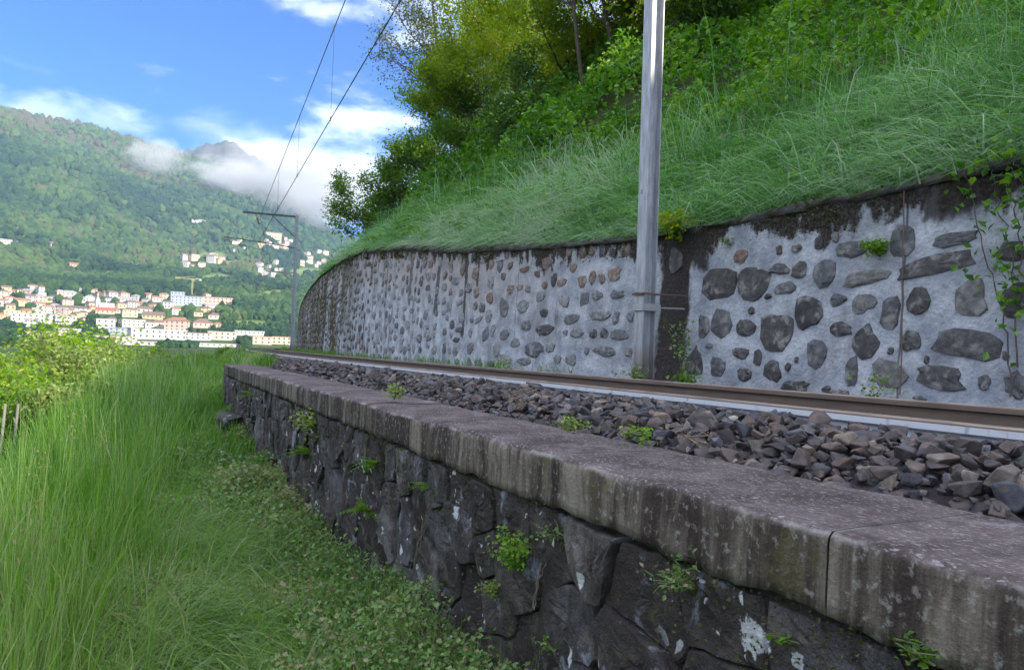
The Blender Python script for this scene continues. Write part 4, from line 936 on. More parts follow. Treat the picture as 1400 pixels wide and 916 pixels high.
TREES = [
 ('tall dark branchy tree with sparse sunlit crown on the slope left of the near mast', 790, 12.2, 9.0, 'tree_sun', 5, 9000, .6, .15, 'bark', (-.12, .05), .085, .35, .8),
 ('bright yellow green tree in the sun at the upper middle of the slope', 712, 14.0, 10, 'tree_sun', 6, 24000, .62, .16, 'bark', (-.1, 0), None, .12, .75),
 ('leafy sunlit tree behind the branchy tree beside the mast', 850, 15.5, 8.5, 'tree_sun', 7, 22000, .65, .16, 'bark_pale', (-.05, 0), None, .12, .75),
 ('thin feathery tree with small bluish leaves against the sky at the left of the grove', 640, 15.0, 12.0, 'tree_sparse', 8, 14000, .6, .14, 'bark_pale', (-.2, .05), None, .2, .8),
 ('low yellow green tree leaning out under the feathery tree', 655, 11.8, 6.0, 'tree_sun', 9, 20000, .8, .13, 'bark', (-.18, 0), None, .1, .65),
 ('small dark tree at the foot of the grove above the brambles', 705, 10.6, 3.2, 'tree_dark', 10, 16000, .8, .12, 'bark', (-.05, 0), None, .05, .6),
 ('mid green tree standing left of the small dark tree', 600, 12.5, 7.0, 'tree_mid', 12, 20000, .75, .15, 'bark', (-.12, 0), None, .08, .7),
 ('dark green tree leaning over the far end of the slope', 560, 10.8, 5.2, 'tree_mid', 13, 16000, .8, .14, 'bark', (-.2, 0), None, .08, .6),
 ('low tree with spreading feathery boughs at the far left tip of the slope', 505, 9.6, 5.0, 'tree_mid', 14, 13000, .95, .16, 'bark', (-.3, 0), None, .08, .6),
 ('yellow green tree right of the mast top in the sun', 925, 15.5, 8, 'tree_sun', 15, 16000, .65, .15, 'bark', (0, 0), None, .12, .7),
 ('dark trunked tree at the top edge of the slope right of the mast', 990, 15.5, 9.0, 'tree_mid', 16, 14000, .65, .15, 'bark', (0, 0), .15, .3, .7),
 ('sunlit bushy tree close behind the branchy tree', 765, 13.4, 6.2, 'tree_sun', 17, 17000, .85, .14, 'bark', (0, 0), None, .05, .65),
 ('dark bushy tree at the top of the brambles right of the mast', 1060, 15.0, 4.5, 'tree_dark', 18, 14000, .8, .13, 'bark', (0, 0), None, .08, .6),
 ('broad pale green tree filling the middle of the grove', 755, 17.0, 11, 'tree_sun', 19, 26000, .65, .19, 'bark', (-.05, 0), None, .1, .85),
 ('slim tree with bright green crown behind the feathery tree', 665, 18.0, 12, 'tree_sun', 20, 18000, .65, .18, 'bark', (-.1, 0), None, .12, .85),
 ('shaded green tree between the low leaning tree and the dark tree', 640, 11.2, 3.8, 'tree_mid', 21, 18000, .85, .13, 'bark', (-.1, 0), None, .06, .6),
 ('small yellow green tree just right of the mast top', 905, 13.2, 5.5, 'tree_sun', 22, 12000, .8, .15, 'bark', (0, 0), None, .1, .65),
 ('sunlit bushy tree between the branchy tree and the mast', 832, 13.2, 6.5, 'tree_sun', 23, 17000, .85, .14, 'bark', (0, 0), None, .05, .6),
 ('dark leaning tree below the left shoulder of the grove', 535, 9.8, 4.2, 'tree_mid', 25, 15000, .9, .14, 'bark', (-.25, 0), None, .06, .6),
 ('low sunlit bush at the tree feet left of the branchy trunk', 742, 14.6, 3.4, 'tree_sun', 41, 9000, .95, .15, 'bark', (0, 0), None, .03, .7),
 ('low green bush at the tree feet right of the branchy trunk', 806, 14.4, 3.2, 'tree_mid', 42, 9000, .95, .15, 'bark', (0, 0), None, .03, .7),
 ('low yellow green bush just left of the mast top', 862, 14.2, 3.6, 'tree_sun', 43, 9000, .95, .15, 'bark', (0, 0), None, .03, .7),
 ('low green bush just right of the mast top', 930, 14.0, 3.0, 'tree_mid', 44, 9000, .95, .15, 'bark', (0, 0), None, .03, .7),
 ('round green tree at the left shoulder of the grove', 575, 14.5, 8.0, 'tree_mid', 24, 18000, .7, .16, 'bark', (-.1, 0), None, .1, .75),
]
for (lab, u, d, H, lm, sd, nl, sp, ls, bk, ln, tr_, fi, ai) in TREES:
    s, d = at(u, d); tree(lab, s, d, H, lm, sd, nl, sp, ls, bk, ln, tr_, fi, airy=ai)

def shrub(label, P0, size, leafm, seed, n=7000, lsize=.09, group=None, squash=.8, name='shrub', cat='shrub', stems=9):
    q = np.random.default_rng(seed); root = empty(name, tuple(P0)); tag(root, label, cat, group)
    g = Geo(); pts = []
    for b in range(stems):
        th = q.uniform(0, 2*PI); L = size*q.uniform(.55, 1.05); e = q.uniform(.45, 1.3); dr = np.array([math.cos(th)*math.cos(e), math.sin(th)*math.cos(e), math.sin(e)*squash])
        P = np.array([dr*L*t+np.array([0, 0, -.10*L*t*t])+q.normal(0, .03*size, 3)*(t > 0) for t in np.linspace(0, 1, 6)]); g.tube(P, np.linspace(.018, .006, 6)*size, 4, q.random()); pts.append(P[1:])
        for c in range(3):
            k = q.integers(2, 6); d2 = dr+q.normal(0, .5, 3); P2 = P[k]+np.outer(np.linspace(0, 1, 4), d2/np.linalg.norm(d2)*L*.4); g.tube(P2, np.linspace(.008, .003, 4)*size, 3, q.random()); pts.append(P2)
    g.obj('stems', M['bark'], root)
    C = np.concatenate(pts); P = C[q.integers(0, len(C), n)]+q.normal(0, .13*size, (n, 3)); P = P[P[:, 2] > -.05*size]
    cl = fbm(P[:, 0]*1.8/size+seed, P[:, 1]*1.8/size, P[:, 2]*1.8/size, 3, seed); P = P[q.random(len(P)) < np.clip(.7+1.2*cl, .08, 1)]; n = len(P)
    V, F, r = cards(P, lsize*q.uniform(.6, 1.3, n), np.clip(q.normal(.5, .22, n)+.3*fbm(P[:, 0]/size*2, P[:, 1]/size*2, P[:, 2]/size*2, 2, seed+3), 0, 1), q, .35, .62); g = Geo(); g.add(V, F, None, r); g.obj('leaves', M[leafm], root)
    return root
def low_at(u, s):   # on the bank left of the terrace, picture column u, distance s along the track
    a = YAW+math.atan((u-700)/FPX); x = s*math.tan(a); ss, d = untrk(x, s); return np.array([x, s, float(terr_z(ss, d))])
SHR = [
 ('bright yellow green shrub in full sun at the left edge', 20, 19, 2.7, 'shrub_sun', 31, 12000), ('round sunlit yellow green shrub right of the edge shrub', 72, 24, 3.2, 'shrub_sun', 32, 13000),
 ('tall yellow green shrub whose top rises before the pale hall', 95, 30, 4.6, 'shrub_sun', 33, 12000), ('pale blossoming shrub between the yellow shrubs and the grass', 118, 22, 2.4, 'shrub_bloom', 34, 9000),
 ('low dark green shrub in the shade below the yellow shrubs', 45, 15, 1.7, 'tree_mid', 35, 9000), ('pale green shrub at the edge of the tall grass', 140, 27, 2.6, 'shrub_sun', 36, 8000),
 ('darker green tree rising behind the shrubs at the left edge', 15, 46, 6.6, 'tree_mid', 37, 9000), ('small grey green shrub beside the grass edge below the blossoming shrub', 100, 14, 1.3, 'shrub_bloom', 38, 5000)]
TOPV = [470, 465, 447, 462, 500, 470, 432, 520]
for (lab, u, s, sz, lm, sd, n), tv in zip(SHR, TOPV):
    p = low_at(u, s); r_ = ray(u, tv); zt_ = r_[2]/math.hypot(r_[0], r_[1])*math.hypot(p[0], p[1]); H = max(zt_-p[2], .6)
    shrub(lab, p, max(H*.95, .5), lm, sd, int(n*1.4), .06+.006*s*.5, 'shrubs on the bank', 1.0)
p = trk(44, 1.6, -.7); shrub('small dark green bush at the end of the ballast before the town', p, .85, 'tree_mid', 41, 2500, .10)
p = trk(33, .2, -.9); shrub('small bright yellow green bush left of the dark bush at the grass horizon', trk(70, 4.2, -.95), 1.15, 'shrub_sun', 42, 2500, .12)
p = low_at(190, 40); shrub('small reddish bush on the grass horizon in front of the white factory', trk(38, -1.2, -1.0), 1.0, 'clover', 43, 2500, .08)
for (u, s, h, lab) in [(25, 13.0, .62, 'taller pale wooden stake leaning in the grass below the shrubs'), (7, 12.4, .5, 'shorter pale wooden stake at the left picture edge')]:
    p = low_at(u, s); g = Geo(); r_ = ray(u, 553); zt_ = r_[2]/math.hypot(r_[0], r_[1])*math.hypot(p[0], p[1]); h = zt_-p[2]
    g.tube([p-np.array([0, 0, .1]), p+np.array([.05, 0, h])], .018, 8); g.tube([p+np.array([.05, 0, h]), p+np.array([.05, 0, h+.01])], [.020, .012], 8); o = g.obj('stake', M['post']); tag(o, lab, 'stake', 'stakes in the grass')

# ------------------------------------------------------------------ small plants
def frond(g, p, dr, L, q, w=.05, np_=9):
    pts = []; 
    for k in range(np_+1):
        t = k/np_; pts.append(p+dr*L*t+np.array([0, 0, -.45*L*t*t]))
    pts = np.array(pts); g.tube(pts, np.linspace(.0022, .0008, len(pts)), 3, .4, False)
    side = np.cross(dr, [0, 0, 1.]); side /= np.linalg.norm(side)+1e-9
    for k in range(1, np_+1):
        wl = w*(1-(k/np_)**2*.8)*(.6 if k == 1 else 1); T = (pts[min(k+1, np_)]-pts[k-1]); T /= np.linalg.norm(T)
        for sg in (-1, 1):
            a = pts[k]; b = a+side*sg*wl+T*wl*.45+np.array([0, 0, -.1*wl]); m = (a+b)/2; n = T*wl*.22
            g.add([a, m-n, b, m+n], [[0, 1, 2], [0, 2, 3]], None, q.random())
def low_hit(u, v):
    r = ray(u, v); t = np.linspace(.6, 20, 8000); P = r[None]*t[:, None]; k = np.argmax(P[:, 0] >= low_d(P[:, 2])-.02); return P[k]
def fern(lab, u, v, L, seed, n=9, mat='fern', grp='ferns on the dark wall', up=.5):
    q = np.random.default_rng(seed); p = low_hit(u, v); root = empty('fern', tuple(p)); tag(root, lab, 'fern', grp)
    for k in range(n):
        th = PI+q.normal(0, .75); dr = np.array([math.cos(th), math.sin(th)*1.1, up+q.uniform(-.3, .7)]); dr /= np.linalg.norm(dr)
        g = Geo(); frond(g, np.zeros(3), dr, L*q.uniform(.6, 1.1), q, L*.17); g.obj('frond', M[mat], root)
def weed(lab, p, L, seed, n=8, mat='weed', grp=None, leaf=.03, per=12, name='weed', spread=.5, face=None, stem='stem'):
    q = np.random.default_rng(seed); root = empty(name, tuple(p)); tag(root, lab, 'weed' if name == 'weed' else name, grp)
    gs, gl = Geo(), Geo()
    for k in range(n):
        dr = np.array([q.normal(0, spread), q.normal(0, spread), 1.0]); 
        if face is not None: dr += np.array(face)
        dr /= np.linalg.norm(dr); l = L*q.uniform(.5, 1.05); pts = np.array([dr*l*t+np.array([q.normal(0, .02), q.normal(0, .02), -.15*l*t*t])*(t > 0) for t in np.linspace(0, 1, 6)])
        gs.tube(pts, np.linspace(.0028, .001, 6), 4, q.random(), False)
        C = pts[q.integers(1, 6, per)]+q.normal(0, leaf*.8, (per, 3));
        V, F, r = cards(C, leaf*q.uniform(.6, 1.3, per), q.random(per), q, .5, .75); gl.add(V, F, None, r)
    gs.obj('stems', M[stem], root); gl.obj('leaves', M[mat], root); return root
fern('bright green fern drooping from the dark wall below the weedy yellow tuft', 424, 622, .26, 1, 14)
fern('small upright bright fern on the dark wall, upper one of the pair', 516, 636, .19, 2, 12)
fern('long bright fern on the dark wall, lower one of the pair', 505, 700, .24, 3, 15)
fern('arching fern with pale shoots under the middle of the coping', 590, 668, .14, 4, 8)
fern('dark green fern near the far end of the dark wall above the jutting rock', 345, 542, .28, 5, 8)
fern('small fern tuft at the bottom edge below the dark wall', 634, 905, .09, 6, 8)
weed('pale yellow tuft of weed hanging under the coping above the fern', low_hit(432, 588), .22, 7, 12, 'weed', 'weeds on the dark wall', .035, 16, face=(-.5, 0, -.2))
weed('large bright leafy weed with pale trailing roots on the dark wall', low_hit(716, 775), .17, 8, 16, 'fern', 'weeds on the dark wall', .02, 34, face=(-.4, 0, 0))
weed('yellowing weed patch below the large leafy weed', low_hit(684, 815), .11, 9, 12, 'weed', 'weeds on the dark wall', .016, 16, face=(-.5, 0, -.2))
weed('tall pale green leafy weed at the wall foot by the ground cover', low_hit(548, 815), .13, 10, 14, 'weed', 'weeds on the dark wall', .022, 22, face=(-.6, 0, .1))
weed('tiny green sprout near the white lichen on the dark wall', low_hit(1082, 880), .035, 11, 5, 'fern', 'weeds on the dark wall', .018, 3, face=(-.4, 0, 0))
weed('small green sprout on the dark wall near the bottom centre', low_hit(755, 888), .05, 12, 7, 'fern', 'weeds on the dark wall', .016, 6, face=(-.4, 0, 0))
weed('grey green creeping weed under the coping edge at the right', low_hit(950, 800), .12, 13, 14, 'clover', 'weeds on the dark wall', .014, 16, face=(-.5, .6, -.6))
weed('short green weed under the coping at the lower right corner', low_hit(1260, 900), .06, 14, 10, 'tree_mid', 'weeds on the dark wall', .014, 12, face=(-.5, 0, -.1))
weed('thin trailing weed below the second coping joint', low_hit(762, 735), .09, 15, 8, 'clover', 'weeds on the dark wall', .014, 8, face=(-.4, 0, -.6))
def bed_hit(u, v, z=-.27):
    r = ray(u, v); return r*(z/r[2])
weed('small pale weed growing in the ballast, farthest of three', bed_hit(540, 537), .05, 21, 8, 'weed', 'weeds in the ballast', .028, 10, spread=1.4)
weed('yellow green weed spreading in the ballast at the coping edge', bed_hit(785, 583), .045, 22, 12, 'weed', 'weeds in the ballast', .018, 12, spread=1.6)
weed('leafy green weed in the ballast nearest the camera', bed_hit(872, 596), .045, 23, 9, 'fern', 'weeds in the ballast', .018, 9, spread=1.6)
weed('dry brown stalk with twigs standing in the ballast', bed_hit(955, 612), .12, 24, 5, 'seed', 'weeds in the ballast', .008, 6, spread=.5, stem='dry_stem')
weed('tall thin dry stalk in the ballast before the wall', bed_hit(704, 560), .20, 25, 6, 'seed', 'weeds in the ballast', .014, 9, spread=.3, stem='dry_stem')
def foot(u): s, z = wall_hit(u, 470); return trk(s, 5.5, -.36)
weed('tall grey green weed climbing beside the near mast', trk(6.55, 5.38, -.36), 1.05, 31, 8, 'clover', 'weeds at the wall foot', .045, 26, spread=.13)
weed('low leafy weed at the foot of the near mast', trk(7.0, 5.02, -.33), .34, 32, 12, 'clover', 'weeds at the wall foot', .045, 16, spread=.4)
weed('bright green low weed right of the near mast foot', trk(6.45, 5.3, -.35), .25, 33, 12, 'tree_mid', 'weeds at the wall foot', .06, 12, spread=.6)
weed('grassy weed with two green stalks at the wall foot below the thin crack', foot(1222), .42, 34, 8, 'fern', 'weeds at the wall foot', .035, 12, spread=.2)
weed('small green weed at the wall foot left of the mast', foot(706), .30, 35, 9, 'fern', 'weeds at the wall foot', .06, 10, spread=.3)
weed('thin pale weed at the wall foot between mast and small weed', foot(770), .34, 36, 7, 'weed', 'weeds at the wall foot', .03, 10, spread=.3)
# strip of grass at the foot of the far part of the wall
N = 9000; s = 9+56*q.random(N)**1.0; d = 5.62-.35*q.random(N)**2; P = trk(s, d, -.38); k = q.random(N) < np.clip(.25+.012*(s-9)+.5*fbm(s*.7, 0*s, 0, 2, 88), .02, 1); P = P[k]; n = len(P)
stuff('wall_foot_grass', [blades(P, q.uniform(.1, .42, n), q.normal(0, .12, (n, 2)), q.uniform(.008, .016, n), q.random(n)*.8, 2, .6, q)], M['grass'], 'thin strip of grass along the foot of the light wall', 'grass')
s0, z0 = wall_hit(1205, 345); p = trk(s0, wall_d(z0)-.02, z0)
weed('bright green round tuft growing out of the light wall', p, .17, 41, 26, 'fern', 'plants on the light wall', .03, 22, spread=.8, face=(-.7, 0, .1))
s0, z0 = wall_hit(932, 335); weed('leafy bright clump hanging over the wall top right of the mast', trk(s0, wall_d(z0)-.06, z0+.12), .36, 42, 18, 'tree_sun', 'plants on the light wall', .07, 16, spread=.6, face=(-.5, 0, .0))
s0, z0 = wall_hit(998, 335); weed('small pale sprig on the dark wall stain under the ledge', trk(s0, wall_d(z0)-.03, z0), .12, 43, 7, 'clover', 'plants on the light wall', .035, 9, face=(-.6, 0, 0))
s0, z0 = wall_hit(560, 337)
# creeper at the right edge
q = np.random.default_rng(61); root = empty('creeper', tuple(trk(*((wall_hit(1385, 380)[0], 5.6)), -.3))); tag(root, 'leafy green creeper climbing the light wall at the right edge', 'creeper', 'plants on the light wall')
gs, gl = Geo(), Geo(); o0 = np.array(root.location[:])
for (pts) in [[(1392, 545), (1386, 470), (1372, 400), (1352, 340), (1335, 270), (1325, 225)], [(1399, 500), (1392, 420), (1390, 350), (1375, 300), (1368, 240), (1360, 215)], [(1415, 420), (1402, 360), (1398, 300), (1392, 250), (1385, 205)], [(1430, 480), (1418, 430), (1404, 390), (1385, 370)], [(1440, 330), (1420, 290), (1400, 240), (1392, 210)]]:
    W3 = []
    for (u, v) in pts:
        s_, z_ = wall_hit(u, v); W3.append(trk(s_, wall_d(z_)-.05-.03*q.random(), z_)-o0)
    W3 = np.array(W3); tt = np.linspace(0, len(W3)-1, 26); P = np.stack([np.interp(tt, np.arange(len(W3)), W3[:, a]) for a in range(3)], 1)+q.normal(0, .012, (26, 3)); gs.tube(P, np.linspace(.007, .003, 26), 5, .5)
    n = 44; k = (26*q.random(n)**.55).astype(int).clip(3, 25); k = 25-(25-k); C = P[k]+q.normal(0, .07, (n, 3))+np.array([-.05, 0, 0]); V, F, r = cards(C, q.uniform(.05, .095, n), q.random(n), q, .2, .66); gl.add(V, F, None, r)
gs.obj('stems', M['bark'], root); gl.obj('leaves', M['bramble'], root)
# dead twig hanging from the ledge, along the crack
g = Geo(); P = []
for v in np.linspace(262, 540, 12): s_, z_ = wall_hit(1241-(v-262)*.018+q.normal(0, 1.0), v); P.append(trk(s_, wall_d(z_)-.045, z_))
g.tube(P, .006, 5); tag(g.obj('dry_vine', M['rust_strap']), 'thin dry vine hanging straight down the light wall from its ledge', 'vine')
# trailing roots under ferns and weeds on the dark wall
for (lab, pts) in [('pale tangled roots trailing below the arching fern', [(592, 690), (582, 720), (575, 748), (568, 775)]), ('pale root hanging below the large leafy weed', [(745, 770), (738, 800), (730, 835)])]:
    g = Geo()
    for k in range(5 if 'tangled' in lab else 2):
        P = [low_hit(u+q.normal(0, 3), v)+np.array([-.012, 0, 0]) for u, v in pts]; P = np.array(P); tt = np.linspace(0, len(P)-1, 9); P = np.stack([np.interp(tt, np.arange(len(P)), P[:, a]) for a in range(3)], 1)+q.normal(0, .004, (9, 3)); g.tube(P, .0022, 4, q.random())
    tag(g.obj('root', M['dry_stem']), lab, 'root')
N = 14000; q = np.random.default_rng(301); s = .3+12.3*q.random(N)**1.7; z = -.51-.98*q.random(N)**1.5
k = q.random(N) < np.clip(-.15+1.9*fbm(s*1.6, z*1.6, 3, 4, 303)+.35*(z > -.6), 0, 1); s, z = s[k], z[k]; P = straight(s, low_d(z)-.022, z); P = P[in_view(P)]
stuff('wall_moss', [cards(P+q.normal(0, .008, P.shape), q.uniform(.006, .014, len(P))*np.clip(np.linalg.norm(P, axis=1)/3, 1, 2.5), q.random(len(P)), q, .1, .8)], M['moss'], 'patches of moss and tiny weeds clinging to the dark retaining wall', 'moss')
N = 9000; s = 3.2+30*q.random(N)**1.4; z = wall_top(s)+.03-.34*q.random(N)**1.6; k = q.random(N) < np.clip(.05+1.9*fbm(s*1.3, z*0, 5, 4, 305), 0, 1); s, z = s[k], z[k]; P = trk(s, wall_d(z)-.035, z)
stuff('ledge_moss', [cards(P+q.normal(0, .012, P.shape), q.uniform(.014, .034, len(P))*np.clip(np.linalg.norm(P, axis=1)/9, 1, 2.5), q.random(len(P)), q, .1, .8)], M['moss'], 'tufts of moss hanging from the ledge of the light stone wall', 'moss')
# rock jutting from the far wall foot
V, T = hull_rock(991); p = low_hit(332, 580); c, s_ = math.cos(.5), math.sin(.5)
bm = bmesh.new(); vs = [bm.verts.new((a*.27, b*.30, cz*.22)) for a, b, cz in V]
for f in T: bm.faces.new([vs[a] for a in f])
bmesh.ops.bevel(bm, geom=bm.edges[:], offset=.012, segments=1, affect='EDGES', clamp_overlap=True); me = bpy.data.meshes.new('boulder'); bm.to_mesh(me); bm.free(); me.materials.append(M['dark_stone'])
o = link('boulder', me, None, tuple(p+np.array([-.14, 0, .06]))); o.rotation_euler = (.2, .3, .6); tag(o, 'dark angular rock jutting from the foot of the far end of the dark wall', 'rock')
# ------------------------------------------------------------------ the town across the valley
def paint(name, col, rough=.8): return plain(name, col, rough, 0, .2, .12, .2, .01)
WALLC = {'white': (.46, .455, .44), 'cream': (.48, .43, .34), 'yellow': (.60, .48, .28), 'pink': (.50, .36, .30), 'grey': (.38, .385, .40), 'blue grey': (.30, .33, .39), 'ochre': (.46, .36, .23), 'beige': (.50, .45, .38)}
ROOFC = {'brown': (.17, .115, .09), 'terracotta': (.27, .14, .09), 'grey': (.27, .265, .27), 'pale': (.40, .395, .39), 'red': (.34, .10, .07), 'dark': (.10, .085, .08)}
for k, c in WALLC.items(): M['w_'+k] = paint('house_wall_'+k.replace(' ', '_'), c)
for k, c in ROOFC.items(): M['r_'+k] = paint('house_roof_'+k, c)
M['win'] = plain('window_glass', (.06, .075, .09), .2, 0, .5, .1); M['crane'] = plain('crane_yellow', (.55, .46, .22), .6)
UB = Geo(); UB.box((0, 0, .5), (.5, .5, .5)); WALLM = {k: UB.mesh('wall', M['w_'+k]) for k in WALLC}; WINM = UB.mesh('window', M['win'])
CHIM = UB.mesh('chimney', M['w_beige'])
def roof_mesh(kind, k):
    g = Geo()
    if kind == 'gable': g.add([(-.54, -.56, -.04), (.54, -.56, -.04), (.54, .56, -.04), (-.54, .56, -.04), (-.54, 0, 1), (.54, 0, 1)], [[0, 4, 3], [1, 2, 5]], [[0, 1, 5, 4], [2, 3, 4, 5], [0, 3, 2, 1]])
    elif kind == 'hip': g.add([(-.56, -.56, -.04), (.56, -.56, -.04), (.56, .56, -.04), (-.56, .56, -.04), (-.22, 0, 1), (.22, 0, 1)], [[0, 4, 3], [1, 2, 5]], [[0, 1, 5, 4], [2, 3, 4, 5], [0, 3, 2, 1]])
    else: g.box((0, 0, .5), (.515, .53, .5))
    return g.mesh('roof', M['r_'+k])
RM = {(a, k): roof_mesh(a, k) for a in ('gable', 'hip', 'flat') for k in ROOFC}
def building(P, r, wpx, hpx, dep, rot, wc, rc, rk, label, name='house', cat='house', group=None, wins=True):
    w = wpx*r/FPX; h = hpx*r/FPX; root = empty(name, tuple(P)); root.rotation_euler.z = -math.atan2(P[0], P[1])+rot; tag(root, label, cat, group)
    dp = dep or max(9.0, min(w*.75, 16)); rh = {'gable': min(dp*.28, h*.5), 'hip': min(dp*.25, h*.45), 'flat': .5}[rk]; hw = h-rh
    o = link('wall', WALLM[wc], root, (0, 0, -3)); o.scale = (w, dp, hw+3)
    ro = link('roof', RM[(rk, rc)], root, (0, 0, hw)); ro.scale = (w, dp, rh)
    if rk != 'flat' and hpx > 8: c = link('chimney', CHIM, ro, (.2, .15, .55)); c.scale = (.8/w, .8/dp, 1.6/rh*.5)
    if wins:
        nf = max(1, int(round(hw/3.4))); nw = max(2, min(int(w/4.2), 9)); 
        if nf*nw > 24: nf = max(1, min(nf, 3)); nw = min(nw, 8)
        fh = hw/nf
        for a in range(nf):
            for b in range(nw):
                x = (b+.5)/nw*w-w/2; o = link('window', WINM, root, (x, -dp/2-.02, a*fh+fh*.28)); o.scale = (min(1.5, w/nw*.38), .12, fh*.46)
        for a in range(nf):
            for sx in (-1, 1): o = link('window', WINM, root, (sx*(w/2+.02), 0, a*fh+fh*.28)); o.scale = (.12, 1.8, fh*.5)
    return root
def zpx(a, b): return a*.2857, 370+b*.2857
def put(u, vb, *args, **kw):
    h = hit_far(u, vb)
    if h is None: return
    return building(h[0], h[1], *args, **kw)
BIG = [  # zoomed picture x, base y, w, h, wall, roof colour, roof kind, label
 (50, 228, 62, 38, 'yellow', 'brown', 'flat', 'yellow block of flats at the left edge of the town'),
 (165, 245, 170, 36, 'white', 'pale', 'flat', 'long white three storey building left of the centre of town'),
 (150, 268, 60, 34, 'grey', 'brown', 'flat', 'grey block in front of the long white three storey building'),
 (312, 258, 84, 40, 'white', 'grey', 'flat', 'white apartment block above the yellow shrub top'),
 (506, 274, 78, 44, 'white', 'grey', 'flat', 'white apartment block with dark windows left of the grey blue hall'),
 (586, 305, 118, 32, 'blue grey', 'grey', 'flat', 'grey blue hall left of the white factory hall'),
 (630, 268, 100, 34, 'beige', 'pale', 'flat', 'beige office block behind the grey blue hall'),
 (752, 326, 245, 48, 'white', 'pale', 'flat', 'long plain white factory hall, the brightest building in town'),
 (760, 272, 70, 38, 'cream', 'brown', 'hip', 'cream house with hipped roof directly above the white factory hall'),
 (545, 332, 190, 20, 'cream', 'pale', 'flat', 'long low cream hall below the grey blue hall'),
 (640, 352, 200, 16, 'white', 'pale', 'flat', 'low white shed roof nearest the grass left of centre'),
 (932, 330, 124, 36, 'grey', 'brown', 'flat', 'grey brown block right of the white factory hall'),
 (1062, 330, 132, 40, 'cream', 'pale', 'flat', 'cream hall between the grey brown block and the brick red building'),
 (1190, 305, 140, 18, 'white', 'pale', 'flat', 'narrow white roofed hall behind the cream hall'),
 (1252, 352, 92, 42, 'pink', 'brown', 'flat', 'brick red building at the right end of town by the track'),
 (1350, 352, 96, 40, 'cream', 'terracotta', 'flat', 'cream hall hard against the far mast'),
 (1040, 362, 190, 14, 'white', 'pale', 'flat', 'low white shed along the grass at right of town'),
 (220, 326, 165, 34, 'yellow', 'pale', 'flat', 'long orange yellow hall behind the yellow shrubs'),
 (330, 300, 120, 22, 'beige', 'pale', 'flat', 'low beige hall above the long orange yellow hall'),
 (846, 292, 96, 74, 'pink', 'terracotta', 'hip', 'pink apartment house with terracotta roof above the white factory'),
 (965, 272, 90, 40, 'pink', 'brown', 'hip', 'wide pink house right of the pink apartment house'),
 (620, 222, 64, 46, 'yellow', 'brown', 'hip', 'tall yellow house in the middle of town'),
 (505, 205, 78, 30, 'pink', 'red', 'gable', 'house with a bright red roof in the middle of town'),
 (664, 176, 44, 30, 'ochre', 'terracotta', 'hip', 'orange house at the top of the middle of town'),
 (350, 190, 130, 22, 'beige', 'brown', 'gable', 'long beige house with brown roof left of the church'),
 (890, 165, 140, 44, 'blue grey', 'grey', 'flat', 'blue grey apartment complex beside the tower crane'),
 (850, 140, 60, 40, 'blue grey', 'pale', 'flat', 'upper blue grey block behind the apartment complex'),
 (1030, 158, 170, 32, 'pink', 'brown', 'flat', 'long building with a brown roof right of the tower crane'),
 (1010, 178, 60, 22, 'white', 'grey', 'hip', 'small white house below the long brown roofed building'),
 (330, 122, 70, 26, 'white', 'grey', 'hip', 'white villa at the upper left of town under the woods'),
 (735, 230, 90, 34, 'ochre', 'brown', 'gable', 'ochre house with long brown roof above the beige office block'),
 (692, 203, 62, 34, 'white', 'brown', 'gable', 'white house below the orange house'),
 (598, 150, 60, 24, 'white', 'grey', 'gable', 'white house on the wooded edge above the middle of town'),
 (1030, 232, 66, 30, 'cream', 'brown', 'hip', 'cream house alone on the green slope below the brown roofed building'),
]
q = np.random.default_rng(90); placed = []
for (a, b, w, h, wc, rc, rk, lab) in BIG:
    u, v = zpx(a, b); put(u, v, w*.255, h*.245, 22 if w > 110 else None, q.normal(0, .14), wc, rc, rk, lab, 'hall' if w > 110 and rk == 'flat' else 'house', 'hall' if w > 110 and rk == 'flat' else 'house', 'buildings of the town'); placed.append((u, v, w*.2857, h*.2857))
ZONES = [  # u range, v range, count, px width, where
 ((0, 60), (398, 436), 17, (11, 19), 'at the town\'s left edge'), ((50, 130), (398, 440), 20, (10, 18), 'left of mid town'), ((120, 200), (404, 444), 13, (9, 17), 'mid town'),
 ((190, 300), (405, 456), 14, (9, 17), 'right of mid town'), ((252, 305), (352, 366), 9, (8, 15), 'in the terrace hamlet'), ((318, 405), (326, 345), 15, (6, 11), 'in the upper village'),
 ((352, 396), (358, 378), 9, (7, 12), 'in the lower hillside village'), ((408, 446), (346, 366), 10, (7, 12), 'between far mast and wall')]
NUMW = ['first', 'second', 'third', 'fourth', 'fifth', 'sixth', 'seventh', 'eighth', 'ninth', 'tenth', 'eleventh', 'twelfth', 'thirteenth', 'fourteenth', 'fifteenth', 'sixteenth', 'seventeenth']
